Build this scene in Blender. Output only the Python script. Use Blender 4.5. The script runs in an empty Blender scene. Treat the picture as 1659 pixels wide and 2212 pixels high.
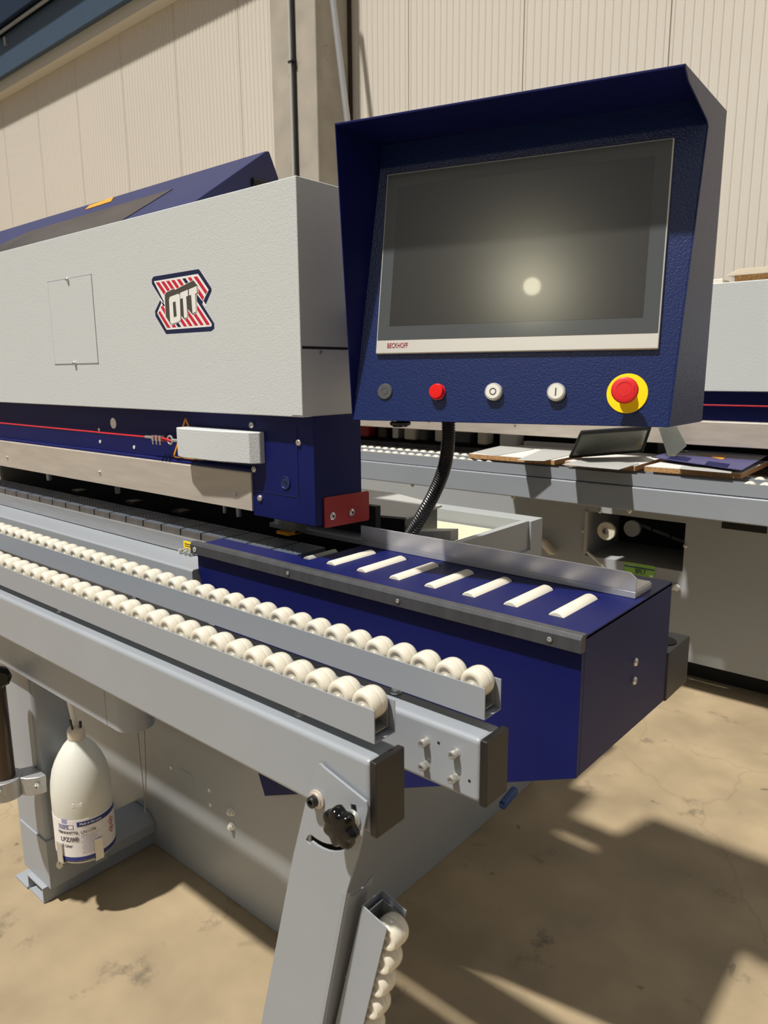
import bpy, bmesh, math, random
from mathutils import Vector, Matrix
random.seed(7)
# ---------------------------------------------------------------- camera, light, exposure
sc = bpy.context.scene
C = sc.collection
cam_d = bpy.data.cameras.new('camera'); cam = bpy.data.objects.new('camera', cam_d); C.objects.link(cam)
R_ = (0.761815, 0.647756, -0.007091); U_ = (-0.117661, 0.149127, 0.981793); F_ = (-0.63702, 0.74711, -0.189823)
m = Matrix(((R_[0], U_[0], -F_[0]), (R_[1], U_[1], -F_[1]), (R_[2], U_[2], -F_[2]))).to_4x4()
m.translation = (0, 0, 1.5)
cam.matrix_world = m
cam_d.sensor_fit = 'VERTICAL'; cam_d.sensor_height = 36.0; cam_d.lens = 1570.0 / 2212.0 * 36.0
cam_d.clip_start = 0.02; cam_d.clip_end = 100
cam_d.dof.use_dof = True; cam_d.dof.focus_distance = 1.75; cam_d.dof.aperture_fstop = 7.0
sc.camera = cam
w = bpy.data.worlds.new('world'); sc.world = w; w.use_nodes = True
wn = w.node_tree; wn.nodes.clear()
wo = wn.nodes.new('ShaderNodeOutputWorld'); wb = wn.nodes.new('ShaderNodeBackground')
tc = wn.nodes.new('ShaderNodeTexCoord'); sx = wn.nodes.new('ShaderNodeSeparateXYZ'); rp = wn.nodes.new('ShaderNodeValToRGB')
wn.links.new(tc.outputs['Generated'], sx.inputs[0])
mr = wn.nodes.new('ShaderNodeMapRange'); mr.inputs[1].default_value = -1; mr.inputs[2].default_value = 1
wn.links.new(sx.outputs['Z'], mr.inputs[0]); wn.links.new(mr.outputs[0], rp.inputs[0])
rp.color_ramp.elements[0].position = 0.45; rp.color_ramp.elements[0].color = (0.21, 0.20, 0.19, 1)
rp.color_ramp.elements[1].position = 0.80; rp.color_ramp.elements[1].color = (0.74, 0.74, 0.76, 1)
wn.links.new(rp.outputs[0], wb.inputs[0]); wb.inputs[1].default_value = 0.38
wn.links.new(wb.outputs[0], wo.inputs[0])
sun_d = bpy.data.lights.new('sun', 'SUN'); sun_d.energy = 5.2; sun_d.angle = math.radians(2.0); sun_d.color = (1.0, 0.96, 0.90)
sun = bpy.data.objects.new('sun', sun_d); C.objects.link(sun); sun.location = (-0.6, -2, 7)
sun.rotation_euler = Vector((0.13, 0.44, -1.0)).to_track_quat('-Z', 'Y').to_euler()
lamp_d = bpy.data.lights.new('hall_lamp', 'AREA'); lamp_d.shape = 'DISK'; lamp_d.size = 0.14; lamp_d.energy = 10; lamp_d.color = (1.0, 0.93, 0.66)
lamp = bpy.data.objects.new('hall_lamp', lamp_d); C.objects.link(lamp); lamp.location = (-0.636, -3.28, 3.80)
lamp.rotation_euler = (Vector((-0.69, 1.233, 1.65)) - lamp.location).to_track_quat('-Z', 'Y').to_euler()
sc.view_settings.view_transform = 'Standard'; sc.view_settings.look = 'None'; sc.view_settings.gamma = 1
sc.view_settings.exposure = 0.0; sc.view_settings.use_curve_mapping = False

# ---------------------------------------------------------------- materials
def lin(c):
    return tuple(((v / 255) / 12.92 if v / 255 <= 0.04045 else ((v / 255 + 0.055) / 1.055) ** 2.4) for v in c) + (1,)
def mat(name, rgb, rough=0.5, metal=0.0, bump=0.0, bscale=300.0, var=0.0, vscale=6.0, spec=0.5, stretch=None, sss=0.0, coat=0.0, trans=0.0, dirt=None, rvar=0.0):
    mt = bpy.data.materials.new(name); mt.use_nodes = True
    nt = mt.node_tree; b = nt.nodes['Principled BSDF']
    c = lin(rgb)
    b.inputs['Base Color'].default_value = c; b.inputs['Roughness'].default_value = rough; b.inputs['Metallic'].default_value = metal
    b.inputs['Specular IOR Level'].default_value = spec
    if coat: b.inputs['Coat Weight'].default_value = coat; b.inputs['Coat Roughness'].default_value = 0.03 if coat < 0.2 else 0.1
    if trans: b.inputs['Transmission Weight'].default_value = trans
    if sss:
        b.inputs['Subsurface Weight'].default_value = sss; b.inputs['Subsurface Radius'].default_value = (0.02, 0.015, 0.01); b.inputs['Subsurface Scale'].default_value = 0.5
    t = nt.nodes.new('ShaderNodeTexCoord'); src = t.outputs['Object']
    if stretch:
        mp = nt.nodes.new('ShaderNodeMapping'); mp.inputs['Scale'].default_value = stretch; nt.links.new(src, mp.inputs[0]); src = mp.outputs[0]
    if var or rvar:
        n = nt.nodes.new('ShaderNodeTexNoise'); n.inputs['Scale'].default_value = vscale; n.inputs['Detail'].default_value = 6; nt.links.new(src, n.inputs['Vector'])
        if var:
            r = nt.nodes.new('ShaderNodeValToRGB'); r.color_ramp.elements[0].position = 0.3; r.color_ramp.elements[1].position = 0.7
            r.color_ramp.elements[0].color = tuple(v * (1 - var) for v in c[:3]) + (1,)
            r.color_ramp.elements[1].color = tuple(min(1, v * (1 + var)) for v in c[:3]) + (1,)
            nt.links.new(n.outputs['Fac'], r.inputs[0]); last = r.outputs[0]
            if dirt:
                n2 = nt.nodes.new('ShaderNodeTexNoise'); n2.inputs['Scale'].default_value = dirt[1]; n2.inputs['Detail'].default_value = 8; n2.inputs['Roughness'].default_value = 0.7; nt.links.new(src, n2.inputs['Vector'])
                r2 = nt.nodes.new('ShaderNodeValToRGB'); r2.color_ramp.elements[0].position = dirt[2]; r2.color_ramp.elements[1].position = dirt[2] + dirt[3]
                r2.color_ramp.elements[0].color = (0, 0, 0, 1); r2.color_ramp.elements[1].color = (1, 1, 1, 1); nt.links.new(n2.outputs['Fac'], r2.inputs[0])
                mx = nt.nodes.new('ShaderNodeMix'); mx.data_type = 'RGBA'; nt.links.new(r2.outputs[0], mx.inputs[0]); nt.links.new(last, mx.inputs[6]); mx.inputs[7].default_value = lin(dirt[0]); last = mx.outputs[2]
            nt.links.new(last, b.inputs['Base Color'])
        if rvar:
            r3 = nt.nodes.new('ShaderNodeMapRange'); r3.inputs[3].default_value = max(0.02, rough - rvar); r3.inputs[4].default_value = rough + rvar
            nt.links.new(n.outputs['Fac'], r3.inputs[0]); nt.links.new(r3.outputs[0], b.inputs['Roughness'])
    if bump:
        n = nt.nodes.new('ShaderNodeTexNoise'); n.inputs['Scale'].default_value = bscale; n.inputs['Detail'].default_value = 2; nt.links.new(src, n.inputs['Vector'])
        bp = nt.nodes.new('ShaderNodeBump'); bp.inputs['Strength'].default_value = bump; bp.inputs['Distance'].default_value = 0.001
        nt.links.new(n.outputs['Fac'], bp.inputs['Height']); nt.links.new(bp.outputs[0], b.inputs['Normal'])
    return mt
M = dict(
    cover=mat('light_grey_textured_paint', (198, 202, 202), 0.55, bump=0.6, bscale=260),
    grey=mat('silver_grey_paint', (147, 152, 158), 0.38, bump=0.10, bscale=220, var=0.03),
    railg=mat('grey_powder_coat', (146, 151, 158), 0.42),
    base=mat('cabinet_grey_paint', (160, 164, 166), 0.36, bump=0.06, bscale=200, var=0.03, vscale=2),
    navy=mat('navy_paint', (13, 21, 82), 0.46, spec=0.22, bump=0.06, bscale=300, var=0.10, vscale=5),
    navyt=mat('navy_textured_paint', (15, 34, 86), 0.34, bump=0.75, bscale=330),
    navyd=mat('dark_navy_paint', (27, 33, 84), 0.5, bump=0.05),
    steel=mat('brushed_steel', (200, 190, 178), 0.42, 0.35, stretch=(1.5, 2, 12), var=0.08, vscale=5, rvar=0.08),
    alu=mat('aluminium', (202, 202, 205), 0.30, 0.55),
    alub=mat('cast_aluminium', (176, 177, 178), 0.42, 0.6, stretch=(2, 20, 20), var=0.06, vscale=6),
    zinc=mat('zinc_plated_steel', (205, 205, 200), 0.28, 0.7),
    bolt=mat('bright_bolt_metal', (215, 213, 206), 0.22, 0.75),
    black=mat('black_plastic', (22, 22, 23), 0.35, bump=0.05),
    cap=mat('black_end_cap_plastic', (27, 25, 24), 0.45, var=0.15, vscale=20, bump=0.15, bscale=400),
    gloss=mat('black_glossy_bakelite', (6, 6, 6), 0.10, spec=0.35),
    dark=mat('dark_interior', (12, 12, 13), 0.7),
    roller=mat('cream_nylon', (216, 210, 194), 0.24, sss=0.15, var=0.04, vscale=30, coat=0.3),
    bar=mat('cream_roller_sleeve', (222, 216, 200), 0.4, sss=0.1),
    pad=mat('chain_pad_rubber', (74, 82, 94), 0.5, bump=0.2, bscale=500, var=0.1, vscale=30),
    padside=mat('worn_chain_pad_edge', (88, 83, 78), 0.5, var=0.15, vscale=25),
    strip=mat('dark_plastic_strip', (66, 67, 70), 0.42, bump=0.3, bscale=60, stretch=(10, 2, 3), var=0.15, vscale=4),
    red=mat('red_paint', (158, 26, 26), 0.4, var=0.05, vscale=8, dirt=((112, 82, 72), 14, 0.66, 0.02)),
    redb=mat('red_button_plastic', (214, 34, 38), 0.38),
    redl=mat('red_lens', (226, 26, 20), 0.15, coat=0.6),
    yellow=mat('yellow_plastic', (252, 218, 4), 0.4),
    white=mat('white_plastic', (226, 224, 216), 0.3),
    clear=mat('clear_ring', (190, 190, 184), 0.1, coat=0.5),
    symbol=mat('dark_symbol_ink', (70, 68, 66), 0.5),
    bezel=mat('aluminium_bezel', (214, 212, 206), 0.38, 0.35),
    glass=mat('dark_screen_border', (78, 82, 84), 0.16, spec=0.6),
    screen=mat('matt_screen', (46, 45, 43), 0.22, spec=0.9, coat=0.05, rvar=0.0),
    darkbtn=mat('dark_grey_button', (78, 80, 82), 0.4),
    lred=mat('logo_red', (196, 34, 58), 0.5), lnavy=mat('logo_navy', (26, 34, 70), 0.45), lwhite=mat('logo_white', (232, 232, 228), 0.5), lbrown=mat('logo_grey', (76, 72, 66), 0.5),
    text=mat('crimson_print', (150, 18, 46), 0.5),
    bottle=mat('translucent_polythene', (214, 214, 204), 0.38, sss=0.15), capw=mat('cream_bottle_cap', (216, 206, 190), 0.45),
    label=mat('white_label', (228, 224, 222), 0.4), lblue=mat('label_blue', (38, 48, 120), 0.4), lgrey=mat('label_lilac', (150, 148, 184), 0.4), ink=mat('label_ink', (70, 68, 76), 0.5), hazard=mat('hazard_red', (180, 60, 60), 0.5),
    redcord=mat('red_cord', (206, 34, 48), 0.4),
    amber=mat('amber_line', (226, 152, 24), 0.5),
    board=mat('white_laminate', (226, 222, 214), 0.4), chip=mat('chipboard_edge', (186, 142, 92), 0.8, var=0.4, vscale=160, bump=0.3, bscale=200),
    plate=mat('grey_sheet_metal', (172, 172, 168), 0.45), plateback=mat('weathered_grey_sheet', (128, 130, 122), 0.3, 0.3, var=0.25, vscale=5, dirt=((190, 170, 110), 6, 0.6, 0.08)),
    wall=mat('cream_wall_panel', (216, 208, 195), 0.55, var=0.015, vscale=0.7), conc=mat('concrete', (172, 164, 150), 0.8, bump=0.5, bscale=40, var=0.14, vscale=4, dirt=((108, 96, 76), 3.0, 0.60, 0.04)),
    beam=mat('painted_concrete_beam', (206, 201, 188), 0.6), rblue=mat('blue_grey_steel', (62, 82, 102), 0.45, var=0.05), rnavy=mat('dark_blue_steel', (14, 36, 62), 0.4), pipe=mat('grey_conduit', (176, 176, 176), 0.35, 0.4),
    green=mat('green_label', (140, 190, 84), 0.5), cream=mat('cream_dust_tray', (206, 200, 172), 0.8, var=0.06, vscale=20),
    vinyl=mat('dark_tinted_window', (74, 68, 66), 0.22, var=0.25, vscale=6), blueh=mat('blue_handle', (20, 70, 130), 0.4),
    bronze=mat('brown_steel_rod', (78, 66, 56), 0.35, 0.6), lilac=mat('navy_cover_plate', (66, 64, 110), 0.4, bump=0.05), paper=mat('paper_sheets', (224, 214, 196), 0.7),
)
def floor_material():
    mt = mat('concrete_floor', (152, 135, 107), 0.60, bump=0.25, bscale=30, var=0.20, vscale=4.0, dirt=((112, 100, 82), 5.5, 0.60, 0.10), rvar=0.12)
    nt = mt.node_tree; b = nt.nodes['Principled BSDF']; src = b.inputs['Base Color'].links[0].from_socket
    t = [n for n in nt.nodes if n.type == 'TEX_COORD'][0]
    v = nt.nodes.new('ShaderNodeTexVoronoi'); v.feature = 'F1'; v.inputs['Scale'].default_value = 5.5
    d = nt.nodes.new('ShaderNodeTexNoise'); d.inputs['Scale'].default_value = 9
    ad = nt.nodes.new('ShaderNodeVectorMath'); ad.operation = 'MULTIPLY_ADD'; ad.inputs[1].default_value = (0.12,) * 3
    nt.links.new(t.outputs['Object'], d.inputs['Vector']); nt.links.new(d.outputs['Color'], ad.inputs[0]); nt.links.new(t.outputs['Object'], ad.inputs[2]); nt.links.new(ad.outputs[0], v.inputs['Vector'])
    r = nt.nodes.new('ShaderNodeValToRGB'); r.color_ramp.elements[0].position = 0.05; r.color_ramp.elements[1].position = 0.075
    r.color_ramp.elements[0].color = (1, 1, 1, 1); r.color_ramp.elements[1].color = (0, 0, 0, 1); nt.links.new(v.outputs['Distance'], r.inputs[0])
    mx = nt.nodes.new('ShaderNodeMix'); mx.data_type = 'RGBA'; mx.inputs[7].default_value = lin((74, 66, 56))
    k = nt.nodes.new('ShaderNodeMath'); k.operation = 'MULTIPLY'; k.inputs[1].default_value = 0.55; nt.links.new(r.outputs[0], k.inputs[0]); nt.links.new(k.outputs[0], mx.inputs[0]); nt.links.new(src, mx.inputs[6])
    v2 = nt.nodes.new('ShaderNodeTexVoronoi'); v2.feature = 'DISTANCE_TO_EDGE'; v2.inputs['Scale'].default_value = 0.55; nt.links.new(ad.outputs[0], v2.inputs['Vector'])
    r2 = nt.nodes.new('ShaderNodeValToRGB'); r2.color_ramp.elements[0].position = 0.0; r2.color_ramp.elements[1].position = 0.0035
    r2.color_ramp.elements[0].color = (0.22, 0.22, 0.22, 1); r2.color_ramp.elements[1].color = (0, 0, 0, 1); nt.links.new(v2.outputs['Distance'], r2.inputs[0])
    mx2 = nt.nodes.new('ShaderNodeMix'); mx2.data_type = 'RGBA'; mx2.inputs[7].default_value = lin((96, 84, 68)); nt.links.new(r2.outputs[0], mx2.inputs[0]); nt.links.new(mx.outputs[2], mx2.inputs[6])
    nt.links.new(mx2.outputs[2], b.inputs['Base Color'])
    return mt
M['floor'] = floor_material()

# ---------------------------------------------------------------- mesh helpers
class MB:
    def __init__(s): s.b = bmesh.new()
    def poly(s, pts):
        return s.b.faces.new([s.b.verts.new(p) for p in pts])
    def hull(s, A, B):                       # prism between two equal rings
        va = [s.b.verts.new(p) for p in A]; vb = [s.b.verts.new(p) for p in B]; n = len(A)
        s.b.faces.new(va); s.b.faces.new(vb[::-1])
        for i in range(n): s.b.faces.new((va[i], vb[i], vb[(i + 1) % n], va[(i + 1) % n]))
        return s
    def box(s, x0, x1, y0, y1, z0, z1):
        return s.hull([(x0, y0, z0), (x1, y0, z0), (x1, y1, z0), (x0, y1, z0)], [(x0, y0, z1), (x1, y0, z1), (x1, y1, z1), (x0, y1, z1)])
    def prism(s, pts, ax, a, b):             # pts in the plane across axis ax: X->(y,z), Y->(x,z), Z->(x,y)
        f = {'X': lambda p, t: (t, p[0], p[1]), 'Y': lambda p, t: (p[0], t, p[1]), 'Z': lambda p, t: (p[0], p[1], t)}[ax]
        return s.hull([f(p, a) for p in pts], [f(p, b) for p in pts])
    def lathe(s, prof, org, axis, seg=24):   # prof: (distance along axis, radius)
        axis = Vector(axis).normalized(); org = Vector(org)
        e = axis.orthogonal().normalized(); g = axis.cross(e)
        rings = []
        for h, r in prof:
            if r < 1e-6: rings.append([s.b.verts.new(org + axis * h)])
            else: rings.append([s.b.verts.new(org + axis * h + (e * math.cos(2 * math.pi * k / seg) + g * math.sin(2 * math.pi * k / seg)) * r) for k in range(seg)])
        for A, B in zip(rings, rings[1:]):
            for k in range(seg):
                k2 = (k + 1) % seg
                q = [A[k % len(A)], A[k2 % len(A)], B[k2 % len(B)], B[k % len(B)]]
                u = []
                for v in q:
                    if v not in u: u.append(v)
                if len(u) > 2: s.b.faces.new(u)
        for rg, fl in ((rings[0], 0), (rings[-1], 1)):
            if len(rg) > 2: s.b.faces.new(rg if fl else rg[::-1])
        return s
    def cyl(s, p, q, r, seg=20, r2=None):
        p = Vector(p); q = Vector(q)
        return s.lathe([(0, r), ((q - p).length, r if r2 is None else r2)], p, q - p, seg)
    def tube(s, pts, r, seg=10, ripple=None):
        pts = [Vector(p) for p in pts]; rings = []; e = None
        for i, p in enumerate(pts):
            t = (pts[min(i + 1, len(pts) - 1)] - pts[max(i - 1, 0)]).normalized()
            e = t.orthogonal().normalized() if e is None else (e - t * e.dot(t)).normalized()
            g = t.cross(e); rr = r if ripple is None else r * ripple[i % len(ripple)]
            rings.append([s.b.verts.new(p + (e * math.cos(2 * math.pi * k / seg) + g * math.sin(2 * math.pi * k / seg)) * rr) for k in range(seg)])
        for A, B in zip(rings, rings[1:]):
            for k in range(seg): s.b.faces.new((A[k], A[(k + 1) % seg], B[(k + 1) % seg], B[k]))
        s.b.faces.new(rings[0][::-1]); s.b.faces.new(rings[-1]); return s
    def xf(s, mtx):
        s.b.transform(mtx); return s
def rootloc(o):
    while o.parent: o = o.parent
    return o.location.copy()
def finish(me, sharp=32):
    b = bmesh.new(); b.from_mesh(me); bmesh.ops.recalc_face_normals(b, faces=b.faces)
    for f in b.faces: f.smooth = True
    for e in b.edges:
        e.smooth = not (len(e.link_faces) != 2 or e.calc_face_angle(0) > math.radians(sharp))
    b.to_mesh(me); b.free()
def part(name, mb, mt, parent=None, bevel=0.0, local=False, seg=2):
    """links the builder's shapes as ONE mesh object; world coordinates unless local"""
    me = bpy.data.meshes.new(name)
    if parent is not None and not local: mb.b.transform(Matrix.Translation(-rootloc(parent)))
    mb.b.to_mesh(me); mb.b.free(); finish(me)
    o = bpy.data.objects.new(name, me); C.objects.link(o); o.parent = parent
    me.materials.append(M[mt] if isinstance(mt, str) else mt)
    if bevel:
        bv = o.modifiers.new('bevel', 'BEVEL'); bv.width = bevel; bv.segments = seg; bv.limit_method = 'ANGLE'; bv.angle_limit = math.radians(40); bv.harden_normals = True
    return o
def tag(o, label=None, cat=None, group=None, kind=None):
    if label: o['label'] = label
    if cat: o['category'] = cat
    if group: o['group'] = group
    if kind: o['kind'] = kind
    return o
def thing(name, loc, label, cat, group=None, rot=None):
    o = bpy.data.objects.new(name, None); C.objects.link(o); o.location = loc; o.empty_display_size = 0.05
    if rot is not None: o.rotation_euler = rot
    return tag(o, label, cat, group)
def put(proto, loc, parent=None):            # a copy of an object and its children
    c = proto.copy(); C.objects.link(c); c.parent = parent if parent is not None else proto.parent; c.location = loc
    for k in list(proto.children):
        d = k.copy(); C.objects.link(d); d.parent = c
    return c
def plate2d(name, outer, holes, thick, mt, parent, fn, bevel=0.0):
    """flat sheet with holes; fn maps (u, v, t) to the parent's space"""
    cu = bpy.data.curves.new(name, 'CURVE'); cu.dimensions = '2D'; cu.fill_mode = 'BOTH'; cu.extrude = thick / 2
    for ring in [outer] + holes:
        sp = cu.splines.new('POLY'); sp.points.add(len(ring) - 1); sp.use_cyclic_u = True
        for i, p in enumerate(ring): sp.points[i].co = (p[0], p[1], 0, 1)
    t = bpy.data.objects.new('tmp', cu); C.objects.link(t); dg = bpy.context.evaluated_depsgraph_get()
    me = bpy.data.meshes.new_from_object(t.evaluated_get(dg)); bpy.data.objects.remove(t); bpy.data.curves.remove(cu)
    b = bmesh.new(); b.from_mesh(me); bmesh.ops.remove_doubles(b, verts=b.verts, dist=1e-6)
    for v in b.verts: v.co = Vector(fn(*v.co))
    b.to_mesh(me); b.free(); me.name = name; finish(me)
    o = bpy.data.objects.new(name, me); C.objects.link(o); o.parent = parent; me.materials.clear(); me.materials.append(M[mt])
    if bevel:
        bv = o.modifiers.new('bevel', 'BEVEL'); bv.width = bevel; bv.segments = 2; bv.limit_method = 'ANGLE'; bv.angle_limit = math.radians(50)
    return o
def text(name, body, size, mt, parent, fn, sx=1.0, align='CENTER', bold=0.0, ex=0.0003):
    cu = bpy.data.curves.new(name, 'FONT'); cu.body = body; cu.size = size; cu.extrude = ex; cu.align_x = align; cu.align_y = 'CENTER'; cu.offset = bold
    cu.resolution_u = 3
    t = bpy.data.objects.new('tmp', cu); C.objects.link(t); dg = bpy.context.evaluated_depsgraph_get()
    me = bpy.data.meshes.new_from_object(t.evaluated_get(dg)); bpy.data.objects.remove(t); bpy.data.curves.remove(cu)
    b = bmesh.new(); b.from_mesh(me)
    for v in b.verts: v.co = Vector(fn(v.co.x * sx, v.co.y, v.co.z))
    b.to_mesh(me); b.free(); me.name = name
    o = bpy.data.objects.new(name, me); C.objects.link(o); o.parent = parent; me.materials.clear(); me.materials.append(M[mt])
    return o
def screw(name, p, n, r, h, parent, mt='bolt', local=False, washer=0.0, hexa=False):
    """screw head standing on the surface at p, with a dark socket"""
    n = Vector(n).normalized(); p = Vector(p); mb = MB()
    if washer: mb.lathe([(-0.001, washer), (0.0015, washer), (0.0022, washer * 0.93)], p, n, 20)
    if hexa: mb.lathe([(0.0, r), (h, r)], p, n, 6); mb.cyl(p + n * h, p + n * (h + 0.006), r * 0.55, 10)
    else: mb.lathe([(-0.001, r), (h * 0.45, r), (h * 0.8, r * 0.82), (h, r * 0.5), (h, r * 0.42), (h * 0.55, r * 0.40), (h * 0.55, 0)], p, n, 18)
    return part(name, mb, mt, parent, local=local)

# ---------------------------------------------------------------- the hall
tag(part('floor', MB().box(-16, 5, -6, 5.4, -0.2, 0), 'floor'), kind='structure')
def wall():
    mb = MB(); z0, z1 = 0.0, 9.0; pts = []; x = -16.0; pitch = 1.085 / 18; n0 = (-16.0 + 4.13) / 1.085
    k0 = -11 * 18; xs = -4.13 + 1.085 * -11
    for i in range(18 * 20):
        a = xs + i * pitch
        if i % 18 == 0: pts += [(a - 0.004, 5.2), (a - 0.004, 5.222), (a + 0.004, 5.222), (a + 0.004, 5.2)]
        pts += [(a + pitch * 0.36, 5.2), (a + pitch * 0.46, 5.2052), (a + pitch * 0.62, 5.2052), (a + pitch * 0.72, 5.2)]
    lo = [mb.b.verts.new((p[0], p[1], z0)) for p in pts]; hi = [mb.b.verts.new((p[0], p[1], z1)) for p in pts]
    for i in range(len(pts) - 1): mb.b.faces.new((lo[i], lo[i + 1], hi[i + 1], hi[i]))
    o = part('wall_back', mb, 'wall'); return o
tag(wall(), kind='structure')
t = thing('concrete_column', (-5.1, 4.98, 0), 'tall square concrete column against the cream panel wall', 'column')
tag(t, kind='structure')
part('column_shaft', MB().box(-5.36, -4.79, 4.78, 5.2, 0, 9), 'conc', t, bevel=0.012)
part('edge_flashing', MB().box(-4.79, -4.765, 5.17, 5.2, 0, 9), 'bronze', t)
t = thing('cable_conduit', (-5.08, 4.755, 0), 'thin steel conduit with a dark cable tied beside it, up the column front', 'conduit')
part('conduit_tube', MB().cyl((-5.085, 4.762, 0), (-5.085, 4.762, 9), 0.0135), 'bezel', t)
part('cable', MB().cyl((-5.045, 4.768, 0), (-5.045, 4.768, 9), 0.011), 'black', t)
part('cable_tie', MB().box(-5.105, -5.028, 4.745, 4.782, 4.13, 4.145), 'black', t)
t = thing('leaning_pipe', (-4.45, 4.9, 0), 'pale grey pipe running slanted over the side of the concrete column', 'pipe')
part('pipe_tube', MB().cyl((-4.46, 4.86, 3.2), (-4.75, 4.86, 5.1), 0.026), 'pipe', t)
part('pipe_lower', MB().cyl((-4.46, 4.86, 0), (-4.46, 4.86, 3.2), 0.026), 'pipe', t)
tag(part('trim_1', MB().box(-16, -5.36, 5.05, 5.2, 5.41, 6.6), 'beam', bevel=0.01), kind='structure')
t = thing('crane_rail', (-9, 5.0, 5.6), 'blue-grey steel crane rail high along the wall, dark navy beam above it', 'crane rail')
part('rail_web', MB().box(-16, -5.4, 4.98, 5.05, 5.55, 6.0), 'rblue', t)
part('top_beam', MB().box(-16, -5.4, 4.86, 5.05, 6.06, 6.5), 'rnavy', t)
part('rail_bar', MB().cyl((-16, 4.93, 6.02), (-5.4, 4.93, 6.02), 0.022), 'zinc', t)
for x in (-10.9, -8.6, -6.6): part('rail_clip', MB().box(x, x + 0.03, 4.95, 5.0, 5.86, 5.96), 'zinc', t)

# ---------------------------------------------------------------- main machine
mc = thing('edge_banding_machine', (-2.4, 1.6, 0), 'long grey and navy edge banding machine with a striped emblem on its hood', 'machine')
base = part('base_cabinet', MB().prism([(1.12, 0), (2.23, 0), (2.23, 1.0), (2.15, 1.0), (2.15, 0.90), (1.55, 0.90), (1.55, 1.0), (1.42, 1.0), (1.42, 0.985), (1.12, 0.985)], 'X', -3.6, -1.18), 'base', mc, bevel=0.002)
part('tray_bed', MB().box(-3.4, -1.22, 1.56, 2.14, 0.90, 0.955), 'cream', mc)
part('tray_side', MB().box(-1.215, -1.19, 1.55, 2.15, 0.9, 1.0), 'base', mc)
for (x, z, r) in ((-1.523, .293, .011), (-1.524, .248, .011)):
    screw('cover_nut', (x, 1.12, z), (0, -1, 0), r, 0.008, mc, 'white', hexa=True, washer=.0125)
for (x, z) in ((-1.623, .319), (-1.622, .273), (-1.815, .318)):
    part('hole_plug', MB().cyl((x, 1.121, z), (x, 1.1175, z), 0.006), 'white', mc)
part('sunk_plate', MB().box(-1.768, -1.706, 1.1188, 1.121, 0.275, 0.335), 'base', mc, bevel=0.0006)
# dark bin and flap behind the infeed
bn = part('dust_bin', MB().prism([(-1.9, 1.6), (-1.44, 1.6), (-1.31, 1.63), (-1.345, 1.84), (-1.6, 1.93), (-1.9, 1.93)], 'Z', 0.86, 1.075), 'black', mc, bevel=0.003)
part('bin_lid', MB().prism([(-1.91, 1.59), (-1.44, 1.59), (-1.30, 1.625), (-1.335, 1.85), (-1.6, 1.94), (-1.91, 1.94)], 'Z', 1.075, 1.081), 'plate', bn)
fl = MB().hull([(-1.30, 1.45, 1.045), (-1.12, 1.62, 1.06), (-1.12, 1.66, 1.06), (-1.30, 1.50, 1.045)], [(-1.30, 1.46, 0.99), (-1.14, 1.62, 1.0), (-1.14, 1.65, 1.0), (-1.30, 1.49, 0.99)])
part('sloped_flap', MB().prism([(-1.40, 1.56), (-1.215, 1.73), (-1.215, 1.77), (-1.40, 1.64)], 'Z', 1.0, 1.035), 'plate', mc, bevel=0.002)
part('flap_skirt', MB().prism([(-1.40, 1.565), (-1.225, 1.735), (-1.225, 1.76), (-1.40, 1.64)], 'Z', 0.93, 1.0), 'black', mc)
# chain
part('chain_beam', MB().box(-3.6, -1.45, 1.178, 1.29, 0.992, 1.034), 'alub', mc)
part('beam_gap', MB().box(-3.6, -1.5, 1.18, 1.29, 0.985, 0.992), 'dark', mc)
part('step_profile', MB().prism([(1.083, 0.90), (1.083, 0.984), (1.0875, 0.9885), (1.18, 0.9895), (1.18, 0.90)], 'X', -3.6, -1.592), 'grey', mc, bevel=0.002)
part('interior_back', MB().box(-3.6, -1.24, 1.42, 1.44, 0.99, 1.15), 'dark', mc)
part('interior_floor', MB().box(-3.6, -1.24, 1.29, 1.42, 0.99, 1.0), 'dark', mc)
def pad(x):
    b = MB(); x0, x1 = x + 0.0035, x + 0.0955; y0, y1 = 1.19, 1.292
    b.box(x0, x1, y0, y1, 1.035, 1.0545)
    for i in range(8):
        for j in range(7):
            cx = x0 + 0.012 + i * 0.0098; cy = y0 + 0.018 + j * 0.0108 + (i % 2) * 0.0054
            if cy < y1 - 0.010: b.lathe([(0, 0.0030), (0.0014, 0.0020)], (cx, cy, 1.0545), (0, 0, 1), 5)
    return b
p0 = part('chain_pad', pad(0.0), 'pad', mc); rl = rootloc(mc)
e0 = part('pad_edge', MB().box(0.0035, 0.0955, 1.1885, 1.1905, 1.033, 1.0535), 'padside', p0, bevel=0.0008)
p0.location = (-1.397, 0, 0)
for i in range(1, 22): put(p0, (-1.397 - 0.099 * i, 0, 0), mc)
# things seen in the dark under the guard
for x, y, c, r in ((-1.53, 1.335, 'white', .011), (-1.70, 1.33, 'zinc', .008), (-1.78, 1.34, 'zinc', .006), (-2.05, 1.34, 'dark', .012), (-2.38, 1.33, 'plate', .009), (-2.9, 1.33, 'zinc', .01)):
    part('pressure_wheel', MB().lathe([(0, r * .6), (0.0, r), (0.05, r), (0.05, r * .6)], (x, y, 1.08), (0, 0, 1), 16), c, mc, bevel=0.001)
for x in (-1.50, -2.0, -2.28, -2.66): part('guide_shoe', MB().box(x, x + .05, 1.30, 1.34, 1.062, 1.07), 'amber' if x > -1.9 else 'bronze', mc)
part('gear_housing', MB().box(-1.50, -1.45, 1.32, 1.37, 1.06, 1.15), 'plateback', mc, bevel=0.004)
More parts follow.
